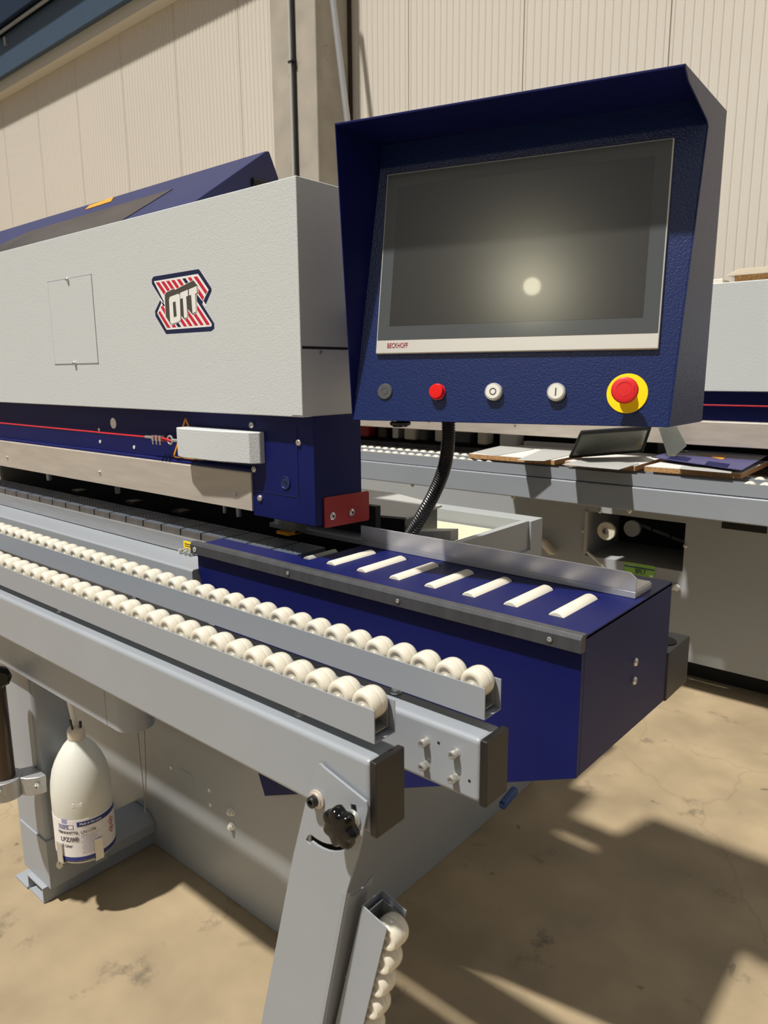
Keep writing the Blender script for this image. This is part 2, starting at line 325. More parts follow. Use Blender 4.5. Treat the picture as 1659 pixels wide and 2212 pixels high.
# grease label and nipples
gl = part('grease_label', MB().box(-1.764, -1.716, 1.1772, 1.178, 1.006, 1.026), 'yellow', mc)
text('label_text', 'Schmiernippel\nGrease point', 0.0062, 'ink', gl, lambda x, y, z: (-1.740 + x - rl.x, 1.1768 - z - rl.y, 1.0155 + y - rl.z))
for x in (-1.762, -1.738, -1.716):
    b = MB().cyl((x, 1.178, 1.000), (x, 1.158, 1.000), 0.0035, 10); b.lathe([(0, .0045), (.004, .006), (.008, .0045)], (x, 1.17, 1.0), (0, -1, 0), 12); b.cyl((x, 1.165, 1.0), (x + .002, 1.162, .991), .0025, 8)
    part('grease_nipple', b, 'bolt', mc)
# upper body: hood, blue recess, steel guard, end column
hood = part('hood', MB().box(-3.6, -1.212, 1.14, 1.46, 1.399, 1.9115), 'cover', mc, bevel=0.0025)
part('seam_groove', MB().box(-1.2125, -1.2112, 1.145, 1.46, 1.551, 1.5565), 'dark', hood)
screw('hood_screw', (-1.212, 1.203, 1.543), (1, 0, 0), .006, .002, hood, 'zinc')
part('corner_notch', MB().box(-1.245, -1.211, 1.1388, 1.139, 1.402, 1.4035), 'dark', hood)
ap = part('access_panel', MB().box(-2.364, -2.094, 1.1385, 1.1402, 1.531, 1.784), 'cover', hood, bevel=0.0005)
b = MB()
for a in ((-2.3665, -2.0915, 1.5285, 1.531), (-2.3665, -2.0915, 1.784, 1.7865), (-2.3665, -2.364, 1.5285, 1.7865), (-2.094, -2.0915, 1.5285, 1.7865)): b.box(a[0], a[1], 1.1392, 1.1396, a[2], a[3])
part('panel_gap', b, 'grey', hood)
for x, z in ((-2.232, 1.782), (-2.232, 1.532)): screw('panel_latch', (x, 1.138, z), (0, -1, 0), .0065, .007, ap, 'zinc')
EMB=[('navy', [(-1.7763, 1.749), (-1.7693, 1.752), (-1.5724, 1.7528), (-1.568, 1.7508), (-1.5233, 1.7035), (-1.5234, 1.6963), (-1.5516, 1.6645), (-1.5602, 1.6721), (-1.5651, 1.6691), (-1.5191, 1.6196), (-1.5198, 1.6069), (-1.5331, 1.6014), (-1.7289, 1.6019), (-1.7734, 1.6503), (-1.7746, 1.6627), (-1.7463, 1.6904), (-1.7356, 1.6812), (-1.7282, 1.6779), (-1.7807, 1.7344), (-1.7803, 1.7443)]),
('white', [(-1.7707, 1.74), (-1.5746, 1.7418), (-1.5343, 1.7006), (-1.5605, 1.6735), (-1.5837, 1.6939), (-1.7231, 1.6768)]),
('white', [(-1.7405, 1.6836), (-1.7646, 1.6578), (-1.7252, 1.6126), (-1.531, 1.6128), (-1.5283, 1.618), (-1.5849, 1.6764)]),
('white', [(-1.5643, 1.6771), (-1.5575, 1.676), (-1.5461, 1.6628), (-1.5519, 1.6616)]),
('white', [(-1.7486, 1.6931), (-1.7422, 1.6913), (-1.7259, 1.6749), (-1.7314, 1.6724)]),
('red', [(-1.7611, 1.7359), (-1.7462, 1.7359), (-1.7061, 1.6969), (-1.7207, 1.6968)]),
('red', [(-1.7371, 1.7359), (-1.7224, 1.7359), (-1.6913, 1.7055), (-1.7057, 1.7054)]),
('red', [(-1.7139, 1.7359), (-1.6995, 1.7358), (-1.6687, 1.7057), (-1.683, 1.7056)]),
('red', [(-1.6904, 1.7359), (-1.6761, 1.7358), (-1.6458, 1.7059), (-1.6598, 1.7058)]),
('red', [(-1.6655, 1.7359), (-1.6514, 1.7358), (-1.6216, 1.7061), (-1.6353, 1.7061)]),
('navy', [(-1.6412, 1.7359), (-1.6274, 1.7358), (-1.6053, 1.7137), (-1.6189, 1.7136)]),
('red', [(-1.618, 1.7364), (-1.6044, 1.7363), (-1.5539, 1.6851), (-1.5608, 1.6776)]),
('red', [(-1.5927, 1.7359), (-1.5786, 1.7364), (-1.5401, 1.6975), (-1.547, 1.6909)]),
('red', [(-1.7208, 1.6172), (-1.7061, 1.6174), (-1.7507, 1.6632), (-1.7592, 1.6582)]),
('red', [(-1.6964, 1.6173), (-1.6799, 1.6177), (-1.7367, 1.6762), (-1.7458, 1.6718)]),
('navy', [(-1.6724, 1.6173), (-1.6582, 1.6176), (-1.6736, 1.6323), (-1.6879, 1.6322)]),
('red', [(-1.6459, 1.6174), (-1.6319, 1.6176), (-1.6562, 1.6411), (-1.6703, 1.641)]),
('red', [(-1.622, 1.6175), (-1.6082, 1.6177), (-1.6321, 1.641), (-1.6461, 1.6409)]),
('red', [(-1.598, 1.6176), (-1.5845, 1.6178), (-1.6274, 1.6598), (-1.6413, 1.6598)]),
('red', [(-1.5744, 1.6176), (-1.5611, 1.6179), (-1.5902, 1.6465), (-1.6037, 1.6464)]),
('red', [(-1.5501, 1.6173), (-1.5356, 1.6174), (-1.585, 1.6683), (-1.585, 1.6554)]),
('white2', [(-1.7255, 1.7023), (-1.7195, 1.7077), (-1.682, 1.715), (-1.6758, 1.712), (-1.5915, 1.7293), (-1.5758, 1.7153), (-1.5759, 1.6967), (-1.5838, 1.6945), (-1.5856, 1.6495), (-1.6032, 1.6445), (-1.6228, 1.6598), (-1.6249, 1.6386), (-1.6417, 1.6344), (-1.6547, 1.6444), (-1.6585, 1.6316), (-1.6972, 1.6225), (-1.7074, 1.6259), (-1.7265, 1.6452)]),
('mass', [(-1.7229, 1.7016), (-1.7172, 1.7068), (-1.681, 1.714), (-1.675, 1.711), (-1.5934, 1.7279), (-1.5783, 1.7143), (-1.5784, 1.6962), (-1.5861, 1.6941), (-1.5878, 1.6504), (-1.6049, 1.6456), (-1.6238, 1.6604), (-1.6258, 1.6398), (-1.6421, 1.6358), (-1.6546, 1.6455), (-1.6583, 1.6331), (-1.6956, 1.6242), (-1.7055, 1.6275), (-1.724, 1.6463)]),
('letter', [(-1.7043, 1.6891), (-1.6994, 1.6951), (-1.6625, 1.7002), (-1.6555, 1.6969), (-1.6576, 1.6358), (-1.6621, 1.6325), (-1.698, 1.6257), (-1.7051, 1.6311)]),
('letter', [(-1.6537, 1.7016), (-1.6192, 1.7073), (-1.6195, 1.6923), (-1.628, 1.6909), (-1.627, 1.6405), (-1.6418, 1.6381), (-1.6429, 1.6884), (-1.6536, 1.6868)]),
('letter', [(-1.6144, 1.7076), (-1.5808, 1.7132), (-1.5811, 1.6971), (-1.5888, 1.6949), (-1.5889, 1.6515), (-1.6046, 1.6483), (-1.6062, 1.6935), (-1.6151, 1.6927)]),
('core', [(-1.6878, 1.6803), (-1.6756, 1.6823), (-1.6738, 1.6451), (-1.6873, 1.6429)])]
emc = dict(navy='lnavy', white='lwhite', white2='lwhite', red='lred', mass='lbrown', letter='lwhite', core='lbrown')
layer = dict(navy=1, white=2, red=3, white2=4, mass=5, letter=6, core=7)
emb_part = None
for kind in ('navy', 'white', 'red', 'white2', 'mass', 'letter', 'core'):
    b = MB(); b2 = MB(); used2 = False
    for q, (k, pts) in enumerate(EMB):
        if k == 'navy' and q > 0: 
            if kind == 'red': b2.prism(pts, 'Y', 1.14, 1.14 - 0.00075); used2 = True
            continue
        if k == kind: b.prism(pts, 'Y', 1.14, 1.14 - 0.00025 * layer[kind])
    o = part({'navy': 'emblem', 'white': 'emblem_field', 'red': 'emblem_stripes', 'white2': 'emblem_outline', 'mass': 'emblem_shadow', 'letter': 'emblem_letters', 'core': 'letter_core'}[kind], b, emc[kind], hood)
    if used2: part('emblem_navy_stripes', b2, 'lnavy', hood)
    if kind == 'navy': tag(o, 'red, white and navy striped OTT emblem')
# blue lid standing behind the hood
lid = part('folding_lid', MB().prism([(1.20, 1.912), (1.20, 1.920), (1.50, 2.126), (1.512, 2.128), (1.545, 2.06), (1.535, 2.03), (1.47, 1.97), (1.46, 1.912)], 'X', -3.6, -1.715), 'navyd', mc, bevel=0.003)
part('lid_gasket', MB().box(-1.75, -1.708, 1.44, 1.53, 2.02, 2.045), 'gloss', lid, bevel=0.006)
s_ = lambda p: (p[0], p[1] - 0.0012, p[2] + 0.0016)
def onslant(poly, name, mt):
    A = [s_(p) for p in poly]; B = [(p[0], p[1] + 0.001, p[2] - 0.0014) for p in A]
    return part(name, MB().hull(A, B), mt, lid)
sl = lambda x, y: (x, y, 1.920 + (y - 1.20) * 0.6867)
onslant([sl(-2.03, 1.394), sl(-2.97, 1.375), sl(-3.2, 1.26), sl(-3.2, 1.203), sl(-2.07, 1.203)], 'lid_window', 'vinyl')
onslant([sl(-2.692, 1.482), sl(-2.544, 1.496), sl(-2.49, 1.452), sl(-2.66, 1.445)], 'warning_sticker', 'amber')
# recessed blue web
web = part('recess_panel', MB().box(-3.6, -1.40, 1.180, 1.40, 1.252, 1.399), 'navy', mc)
part('recess_lip', MB().prism([(1.168, 1.2525), (1.168, 1.258), (1.173, 1.263), (1.181, 1.266), (1.181, 1.2525)], 'X', -3.6, -1.436), 'navy', mc, bevel=0.001)
part('round_sticker', MB().cyl((-2.104, 1.1802, 1.3485), (-2.104, 1.1785, 1.3485), .0165, 28), 'lwhite', web)
for x, z in ((-2.193, 1.2866), (-1.994, 1.281), (-2.194, 1.325)): part('hole_plug', MB().cyl((x, 1.1805, z), (x, 1.178, z), .0055, 16), 'white', web)
# warning triangle half hidden by the switch box
b = MB(); T = [(-1.722, 1.376), (-1.792, 1.264), (-1.652, 1.264)]
for i in range(3):
    p, q = T[i], T[(i + 1) % 3]; dx, dz = q[0] - p[0], q[1] - p[1]; L = math.hypot(dx, dz); nx, nz = -dz / L * .0032, dx / L * .0032
    b.prism([(p[0] - nx, p[1] - nz), (q[0] - nx, q[1] - nz), (q[0] + nx, q[1] + nz), (p[0] + nx, p[1] + nz)], 'Y', 1.1805, 1.1792)
part('warning_triangle', b, 'amber', web)
gd = part('steel_guard', MB().prism([(1.165, 1.153), (1.165, 1.249), (1.168, 1.2523), (1.186, 1.2523), (1.186, 1.153)], 'X', -3.6, -1.434), 'steel', mc, bevel=0.0015)
for x in (-1.499, -2.184, -2.868): screw('guard_screw', (x, 1.165, 1.1906), (0, -1, 0), .005, .005, gd)
col = part('end_column', MB().box(-1.434, -1.209, 1.170, 1.332, 1.142, 1.399), 'navy', mc, bevel=0.0018)
for x, z in ((-1.427, 1.371), (-1.4245, 1.261), (-1.406, 1.189), (-1.258, 1.3375)): screw('column_screw', (x, 1.170, z), (0, -1, 0), .0083, .006, col)
b = MB(); b.box(-1.434, -1.265, 1.1688, 1.171, 1.206, 1.2073); b.box(-1.2655, -1.2645, 1.1688, 1.171, 1.206, 1.373)
part('panel_edge', b, 'navyt', col)
part('round_cap', MB().lathe([(0, .0165), (.0022, .0165), (.0030, .0150), (.0018, .0135), (.0018, .004), (-.0035, .004), (-.0035, 0)], (-1.309, 1.170, 1.2376), (0, -1, 0), 28), 'navyt', col)
part('cap_socket', MB().cyl((-1.309, 1.1695, 1.2376), (-1.309, 1.1678, 1.2376), .005, 6), 'dark', col)
rb = part('red_bracket', MB().prism([(1.196, 1.137), (1.196, 1.2053), (1.199, 1.208), (1.351, 1.2043), (1.355, 1.2014), (1.355, 1.132), (1.351, 1.129), (1.200, 1.134)], 'X', -1.209, -1.2045), 'red', mc, bevel=0.0008)
for y, z in ((1.222, 1.160), (1.290, 1.159)): screw('bracket_screw', (-1.2045, y, z), (1, 0, 0), .0078, .004, rb, washer=.0095)
# switch box with the pull cord
sw = part('cord_switch_box', MB().prism([(-1.695, 1.130), (-1.655, 1.116), (-1.50, 1.120), (-1.402, 1.138), (-1.383, 1.156), (-1.383, 1.179), (-1.695, 1.179)], 'Z', 1.279, 1.357), 'cover', mc, bevel=0.003, seg=3)
part('cord_eye', MB().cyl((-1.695, 1.150, 1.318), (-1.745, 1.150, 1.318), .0045), 'zinc', sw)
b = MB(); ring = [(-1.757 + .011 * math.cos(a), 1.150, 1.318 + .011 * math.sin(a)) for a in [i * math.pi / 8 for i in range(17)]]; b.tube(ring, .003, 8)
part('eye_ring', b, 'zinc', sw)
b = MB().tube([(-3.6, 1.150, 1.322), (-1.86, 1.150, 1.320)], .0026, 8); b.tube([(-1.85, 1.150, 1.322), (-1.80, 1.148, 1.322), (-1.765, 1.147, 1.319), (-1.755, 1.15, 1.316), (-1.765, 1.153, 1.314), (-1.81, 1.152, 1.316), (-1.85, 1.151, 1.319)], .003, 8)
part('pull_cord', b, 'redcord', mc)
b = MB()
for x in (-1.84, -1.822, -1.804): b.box(x, x + .010, 1.143, 1.157, 1.312, 1.327); b.cyl((x + .005, 1.145, 1.312), (x + .005, 1.145, 1.302), .0025, 8)
b.cyl((-1.88, 1.15, 1.3205), (-1.845, 1.15, 1.3205), .0042, 10)
part('cord_clamp', b, 'bolt', mc, bevel=0.001)

# ---------------------------------------------------------------- infeed table of the machine
inf = thing('infeed_table', (-1.0, 1.3, 0.79), 'navy infeed table with cream rollers let into its top, at the near machine end', 'infeed table')
prof = [(-0.50, 1.055), (-0.50, 0.797), (-1.352, 0.419), (-1.376, 0.478), (-1.572, 0.945), (-1.587, 0.982), (-1.587, 1.055)]
def shell(p, y0, y1): return MB().prism(p, 'Y', y0, y1)
part('front_panel', shell(prof, 1.10, 1.112), 'navy', inf, bevel=0.001)
part('end_panel', MB().prism([(1.112, 0.797), (1.53, 0.786), (1.53, 1.055), (1.112, 1.055)], 'X', -0.512, -0.50), 'navy', inf, bevel=0.001)
part('rear_panel', MB().prism([(-0.512, 1.05), (-0.512, 0.80), (-1.17, 0.51), (-1.17, 1.05)], 'Y', 1.518, 1.53), 'navy', inf)
part('bottom_panel', MB().prism([(-0.512, 0.797), (-0.512, 0.792), (-1.17, 0.500), (-1.17, 0.505)], 'Y', 1.112, 1.518), 'navy', inf)  # unseen sloping plate, added to stop sunlight leaking through the housing
b = MB(); zt0, zt1 = 1.050, 1.057
slots = [-0.588 - 0.0967 * k for k in range(7)]
b.box(-1.27, -0.50, 1.10, 1.171, zt0, zt1); b.box(-1.587, -1.27, 1.10, 1.183, zt0, zt1)
b.box(-1.235, -0.50, 1.327, 1.53, zt0, zt1); xs = [-0.50] + [v for s in slots for v in (s + .0175, s - .0175)] + [-1.235]
for i in range(0, len(xs), 2): b.box(xs[i + 1], xs[i], 1.171, 1.327, zt0, zt1)
part('top_plate', b, 'navy', inf)
part('slot_bed', MB().box(-1.26, -0.52, 1.15, 1.34, 1.0, 1.010), 'dark', inf)
s0 = part('table_roller', MB().lathe([(0, .012), (0, .0185), (.004, .0205), (.144, .0205), (.148, .0185), (.148, .012)], (0, 1.175, 1.0435), (0, 1, 0), 32), 'bar', inf)
s0.location = (slots[0], 0, 0)
for x in slots[1:]: put(s0, (x, 0, 0), inf)
part('entry_roller', MB().lathe([(0, .008), (0, .012), (.10, .012), (.10, .008)], (-1.262, 1.186, 1.0455), (0, 1, 0), 24), 'plate', inf)
es = part('edge_strip', MB().prism([(1.083, 1.034), (1.083, 1.058), (1.088, 1.0655), (1.1035, 1.0655), (1.1035, 1.057), (1.10, 1.057), (1.10, 1.034)], 'X', -1.594, -0.494), 'strip', inf, bevel=0.0015)
for x in (-1.574, -1.215, -0.889, -0.5525):
    b = MB().lathe([(-.0003, .0065), (.0012, .0065), (.0012, .0052), (-.001, .0042)], (x, 1.083, 1.047), (0, -1, 0), 18); part('screw_recess', b, 'white' if x < -1.5 else 'strip', es)
    screw('strip_screw', (x, 1.0825, 1.047), (0, -1, 0), .0045, .0015, es, 'zinc')
for z in (.936, .897): screw('end_screw', (-.50, 1.343, z), (1, 0, 0), .0085, .006, inf)
bx = part('cable_box', MB().box(-.62, -.497, 1.532, 1.672, .782, .895), 'black', inf, bevel=0.004)
part('box_mouth', MB().cyl((-.535, 1.60, .894), (-.535, 1.60, .8965), .03, 24), 'dark', bx)
# guide fence
part('fence_foot', MB().prism([(1.3615, 1.0575), (1.3615, 1.0700), (1.362, 1.0708), (1.447, 1.0708), (1.447, 1.0575)], 'X', -1.60, -.514), 'alu', inf, bevel=0.0008)
b = MB().prism([(1.3615, 1.0712), (1.3615, 1.1085), (1.3665, 1.1085), (1.3665, 1.0712)], 'X', -1.240, -.528); b.prism([(-.528, 1.1085), (-.528, 1.0712), (-.514, 1.0712), (-.514, 1.098)], 'Y', 1.3615, 1.3665)
part('fence_blade', b, 'alu', inf)
part('fence_block', MB().box(-.575, -.516, 1.372, 1.445, 1.0708, 1.0745), 'board', inf, bevel=0.0008)
part('valve_pipe', MB().cyl((-1.175, 1.60, .40), (-.93, 1.60, .40), .014), 'dark', inf)
part('valve_handle', MB().hull([(-.905, 1.52, .380), (-.885, 1.52, .380), (-.885, 1.59, .395), (-.905, 1.59, .395)], [(-.905, 1.52, .360), (-.885, 1.52, .360), (-.885, 1.59, .375), (-.905, 1.59, .375)]), 'blueh', inf, bevel=0.005)

# ---------------------------------------------------------------- control console
D1 = Vector((0.962885, 0.269911, 0)); UP = Vector((-0.04687, 0.167203, 0.984808)); NN = Vector((0.26581, -0.948257, 0.173648)); OO = Vector((-1.0171, 1.0966, 1.4052))
cs = thing('control_console', (-0.73, 1.25, 1.404), 'navy control console with a sun visor, touch screen and push buttons', 'control console')
cl = rootloc(cs)
P3 = lambda a, b_, n_=0.0: OO + D1 * a + UP * b_ + NN * n_
F3 = lambda a, b_, n_=0.0: tuple(P3(a, b_, n_) - cl)
XL, XR, TH = -1.0185, -0.435, 0.0025
def onpanel(x, z):                                   # depth of the slanted front panel at x, z
    d = (Vector((x, 0, z)) - OO); y = (NN.x * d.x + NN.z * d.z) / -NN.y + OO.y; return y
yb = 1.442; zb, zt = 1.404, 1.953
yk = onpanel(XR, 1.900)
right = [(onpanel(XR, zb), zb), (yk, 1.898), (yk - .008, 1.905), (1.243, 1.938), (1.232, 1.948), (1.224, 1.957), (yb, 1.943), (yb - .008, zb)]
part('right_side_panel', MB().prism(right, 'X', XR - TH, XR), 'navyt', cs, bevel=0.0006)
left = [(onpanel(XL, zb), zb), (1.0605, 1.955), (yb, 1.943), (yb - .008, zb)]
part('left_side_panel', MB().prism(left, 'X', XL, XL + TH), 'navy', cs, bevel=0.0006)
xi, xj = XL + TH, XR - TH
A = [(xi, onpanel(xi, zb), zb), (xj, onpanel(xj, zb), zb), (xj, onpanel(xj, 1.945), 1.945), (xi, onpanel(xi, 1.945), 1.945)]
part('front_panel', MB().hull(A, [(p[0], p[1] + .004, p[2]) for p in A]), 'navyt', cs)
part('visor', MB().hull([(xi, 1.0605, 1.951), (xj, 1.224, 1.953), (xj, yb, 1.939), (xi, yb, 1.939)], [(xi, 1.0605, 1.955), (xj, 1.224, 1.957), (xj, yb, 1.943), (xi, yb, 1.943)]), 'navy', cs, bevel=0.0008)
part('bottom_panel', MB().hull([(xi, onpanel(xi, zb) + .001, zb - .001), (xj, onpanel(xj, zb) + .001, zb - .001), (xj, yb - .008, zb - .001), (xi, yb - .008, zb - .001)], [(xi, onpanel(xi, zb) + .001, zb + .002), (xj, onpanel(xj, zb) + .001, zb + .002), (xj, yb - .008, zb + .002), (xi, yb - .008, zb + .002)]), 'navy', cs)
part('back_panel', MB().box(xi, xj, yb - .004, yb, zb, 1.943), 'navy', cs)
part('mounting_arm', MB().box(-1.212, -1.017, 1.33, 1.40, 1.55, 1.65), 'navy', cs)
def pbox(a0, a1, b0, b1, n0, n1): return MB().hull([P3(a0, b0, n0), P3(a1, b0, n0), P3(a1, b1, n0), P3(a0, b1, n0)], [P3(a0, b0, n1), P3(a1, b0, n1), P3(a1, b1, n1), P3(a0, b1, n1)])
scr = part('touch_screen', pbox(.0455, .5780, .1303, .4852, -.002, .0075), 'bezel', cs, bevel=0.002)
part('screen_border', pbox(.0480, .5755, .1570, .4828, .007, .0081), 'glass', scr, bevel=0.0003)
part('display', pbox(.0722, .5492, .1842, .4568, .0078, .00835), 'screen', scr)
text('maker_name', 'BECKHOFF', 0.0138, 'text', scr, lambda x, y, z: F3(.0924 + x, .1455 + y, .0078 + z), sx=.66, bold=.00005)
def pcyl(a, b_, prof, seg=28): return MB().lathe(prof, P3(a, b_), NN, seg)
bt = part('blank_button', pcyl(.0688, .056, [(0, .0158), (.002, .0158), (.0032, .0146), (.0032, .0068), (.0026, .0064), (.0026, .0058), (.0032, .0054), (.0032, 0)]), 'darkbtn', cs); bt['label'] = 'flat dark grey blank button'
bt = part('lamp_button', pcyl(.1814, .0557, [(0, .0160), (.004, .0160), (.005, .0148), (.0125, .0142), (.014, .0132), (.0146, 0)]), 'redl', cs); bt['label'] = 'glowing red lens button'
for a, sym in ((.2941, 'O'), (.4104, 'I')):
    bt = part('push_button', pcyl(a, .056, [(0, .0168), (.003, .0168), (.008, .0165), (.010, .0158), (.0105, .0145), (.0095, .0138), (.0095, .010)]), 'clear', cs); bt['label'] = 'white button marked ' + ('with a ring' if sym == 'O' else 'with a bar')
    part('button_cap', pcyl(a, .056, [(.006, .0136), (.0108, .0134), (.0112, .0128), (.0112, 0)]), 'white', bt)
    if sym == 'O': part('button_symbol', pcyl(a, .056, [(.0108, .0048), (.0116, .0048), (.0116, .0066), (.0108, .0066)]), 'symbol', bt)
    else: part('button_symbol', pbox(a - .0011, a + .0011, .049, .063, .0105, .0116), 'symbol', bt)
es_ = part('emergency_stop', pcyl(.532, .055, [(0, .0345), (.0012, .0345), (.0018, .0340), (.0018, 0)], 48), 'yellow', cs); es_['label'] = 'red mushroom button on a yellow disc'
part('stop_collar', pcyl(.532, .055, [(.001, .0155), (.014, .0155), (.016, .0130), (.030, .0130)]), 'yellow', es_)
part('stop_head', pcyl(.532, .055, [(.028, .0150), (.031, .0205), (.034, .0222), (.040, .0222), (.043, .0208), (.0436, .0195), (.0436, .0128), (.0430, .0126), (.0430, .0118), (.0436, .0116), (.0438, 0)], 40), 'redb', es_)
text('stop_lettering', 'Schneider', 0.0042, 'red', es_, lambda x, y, z: F3(.532 + .0158 - y * .9, .055 + x, .0434 + z), sx=.8)
kb = part('swivel_knob', MB().lathe([(0, .008), (.008, .008), (.009, .020), (.012, .023), (.017, .022), (.021, .016), (.021, 0)], (-.992, 1.22, 1.404), (0, 0, -1), 20), 'gloss', cs)
gl_ = part('hose_gland', MB().lathe([(0, .0225), (.012, .0225), (.013, .019), (.018, .019)], (-.983, 1.385, 1.403), (0, 0, -1), 24), 'black', cs, bevel=0.001)
hp = []
ctrl = [(-.983, 1.385, 1.40), (-.984, 1.385, 1.33), (-.998, 1.388, 1.27), (-1.036, 1.395, 1.20), (-1.10, 1.41, 1.115), (-1.17, 1.44, 1.04), (-1.23, 1.47, .96)]
def spl(P, n):
    out = []; P = [Vector(p) for p in P]; Q = [P[0] * 2 - P[1]] + P + [P[-1] * 2 - P[-2]]
    for i in range(1, len(Q) - 2):
        for k in range(n):
            t = k / n; a, b_, c, d = Q[i - 1], Q[i], Q[i + 1], Q[i + 2]
            out.append(.5 * (2 * b_ + (c - a) * t + (2 * a - 5 * b_ + 4 * c - d) * t * t + (3 * b_ - a - 3 * c + d) * t ** 3))
    return out + [P[-1]]
part('corrugated_hose', MB().tube(spl(ctrl, 50), .0165, 20, ripple=(1.0, 1.0, .86, .86)), 'black', cs)

# ---------------------------------------------------------------- support beams, roller rails, stand
def beam(name, label, x1, y0, y1, z0, z1, bolts):
    t = thing(name, (x1 - 1.3, (y0 + y1) / 2, z0), label, 'support beam')
    part('square_tube', MB().box(-3.4, x1 - .012, y0, y1, z0, z1), 'grey', t, bevel=0.009, seg=4)
    part('end_cap', MB().box(x1 - .0135, x1, y0 - .001, y1 + .001, z0 - .001, z1 + .001), 'cap', t, bevel=0.003)
    return t
bm1 = beam('support_beam', 'outer grey square-tube beam, nearest the camera, with the folded leg bolted to its end', -.606, .691, .753, .8525, .967, [])
bm2 = beam('support_beam', 'inner grey square-tube beam with four bright bolts beside its black end cap', -.520, .839, .899, .862, .967, [])
for x, z in ((-.632, .932), (-.575, .933), (-.632, .892), (-.576, .892)):
    bo = part('socket_bolt', MB().lathe([(-.0005, .0075), (.001, .0075), (.001, .0060), (.006, .0060), (.0065, .0066), (.0120, .0066), (.0140, .0058), (.0140, .0032), (.009, .0032), (.009, 0)], (x, .839, z), (0, -1, 0), 20), 'bolt', bm2)
for x, z in ((-.608, .937), (-.5505, .895)): part('drilled_hole', MB().cyl((x, .8392, z), (x, .8385, z), .0024, 12), 'dark', bm2)
def rail(name, label, loc, n, L, bolts, rot=None, step=0.0492):
    t = thing(name, loc, label, 'roller rail', rot=rot)
    w, h, th = .0232, .0505, .0018
    u = [(-w, 0), (w, 0), (w, h), (w - th, h), (w - th, th), (-w + th, th), (-w + th, h), (-w, h)]
    part('channel', MB().prism(u, 'X', -L, 0), 'railg', t, bevel=0.0006, local=True)
    u2 = [(-.0185, .008), (.0185, .008), (.0185, .0465), (.0172, .0465), (.0172, .0095), (-.0172, .0095), (-.0172, .0465), (-.0185, .0465)]
    part('liner_channel', MB().prism(u2, 'X', -L, -.010), 'alub', t, local=True)
    rr = .0240
    half = [(.0145, .0040), (.0148, .0100), (.0172, .0132), (.0177, .0155), (.0178, .0178), (.0168, .0202), (.0138, .0222), (.0095, .0234), (.0045, rr - .0001), (.0007, rr)]; prof = [(-a, b_) for a, b_ in half] + [(0, rr - .0004)] + half[::-1]
    prof = [(-.0145, 0)] + prof + [(.0145, 0)]
    r0 = part('wheel', MB().lathe(prof, (0, 0, 0), (0, 1, 0), 36), 'roller', t, local=True)
    a0 = part('axle', MB().cyl((0, -.0175, 0), (0, .0175, 0), .003, 10), 'bar', r0, local=True)
    r0.location = (-.0285, 0, .0462)
    for i in range(1, n): put(r0, (-.0285 - step * i, 0, .0462), t)
    for x in bolts:
        part('stand_bolt', MB().cyl((x, 0, .001), (x, 0, -.019), .0042, 12).lathe([(-.019, .0108), (-.0165, .0105), (-.016, .0078)], (x, 0, 0), (0, 0, 1), 24).lathe([(-.016, .0078), (-.008, .0078)], (x, 0, 0), (0, 0, 1), 6), 'zinc', t, local=True)
    return t
ra1 = rail('roller_rail', 'outer rail of cream wheels on the beam that carries the folded leg', (-.622, .7285, .9855), 30, 1.6, (-.175, -.97))
ra2 = rail('roller_rail', 'inner rail of cream wheels, between the outer rail and the navy infeed table', (-.540, .884, .9875), 40, 2.15, (-.19, -1.0, -1.8))
th_ = math.atan2(.970, -.243)
from mathutils import Euler
fm = (Matrix.Rotation(th_, 4, 'Y') @ Matrix.Rotation(math.pi, 4, 'Z')).to_euler()
ra3 = rail('roller_rail', 'short rail of cream wheels folded down beside the hinged leg', (-.651, .7295, .713), 12, .62, (), rot=fm)

# hinged leg
lg = thing('folding_leg', (-.80, .70, .10), 'grey sheet-metal leg hinged to the outer beam with a black star knob', 'leg')
ll = rootloc(lg); px_, pz_ = -.717, .874
out = [(-.704, .930), (-.709, .933), (-.714, .931), (-.741, .866), (-.776, .752), (-.876, .373), (-.948, .100), (-.806, .100), (-.720, .477), (-.660, .747), (-.637, .817), (-.618, .893), (-.617, .901), (-.620, .908)]
arc = []
for i in range(15):
    a = math.radians(258 + i * 8.4); arc.append((px_ + .0808 * math.cos(a), pz_ + .0808 * math.sin(a)))
for i in range(15):
    a = math.radians(258 + (14 - i) * 8.4); arc.append((px_ + .0695 * math.cos(a), pz_ + .0695 * math.sin(a)))
arc += [(-.736, .806), (-.742, .800), (-.746, .792), (-.741, .788), (-.736, .789)]
part('slot_dark_backing', MB().box(-.752, -.680, .7005, .7025, .775, .830), 'dark', lg)  # dark sheet added behind the curved slot so its inside looks shaded
fp = plate2d('leg_plate', out, [arc], .004, 'grey', lg, lambda u, v, t: (u - ll.x, .6855 + t - ll.y, v - ll.z), bevel=0.0008)
b = MB(); T = [(.690, .742), (.697, .728), (.705, .722), (.716, .722), (.745, .735)]
def xr(z): return -.660 + (z - .747) * .2222
A = [(xr(z) + .0005, y, z) for y, z in T] + [(xr(.10), .745, .10), (xr(.10), .690, .10)]
b.hull(A, [(p[0] - .003, p[1], p[2]) for p in A])
part('leg_flange', b, 'grey', lg, bevel=0.0008)
part('bend', MB().hull([(xr(.74) - .006, .683, .74), (xr(.74) - .002, .6835, .74), (xr(.74) + .0005, .687, .74), (xr(.74) + .0008, .692, .74), (xr(.74) - .003, .692, .74)], [(xr(.1) - .006, .683, .1), (xr(.1) - .002, .6835, .1), (xr(.1) + .0005, .687, .1), (xr(.1) + .0008, .692, .1), (xr(.1) - .003, .692, .1)]), 'grey', lg)
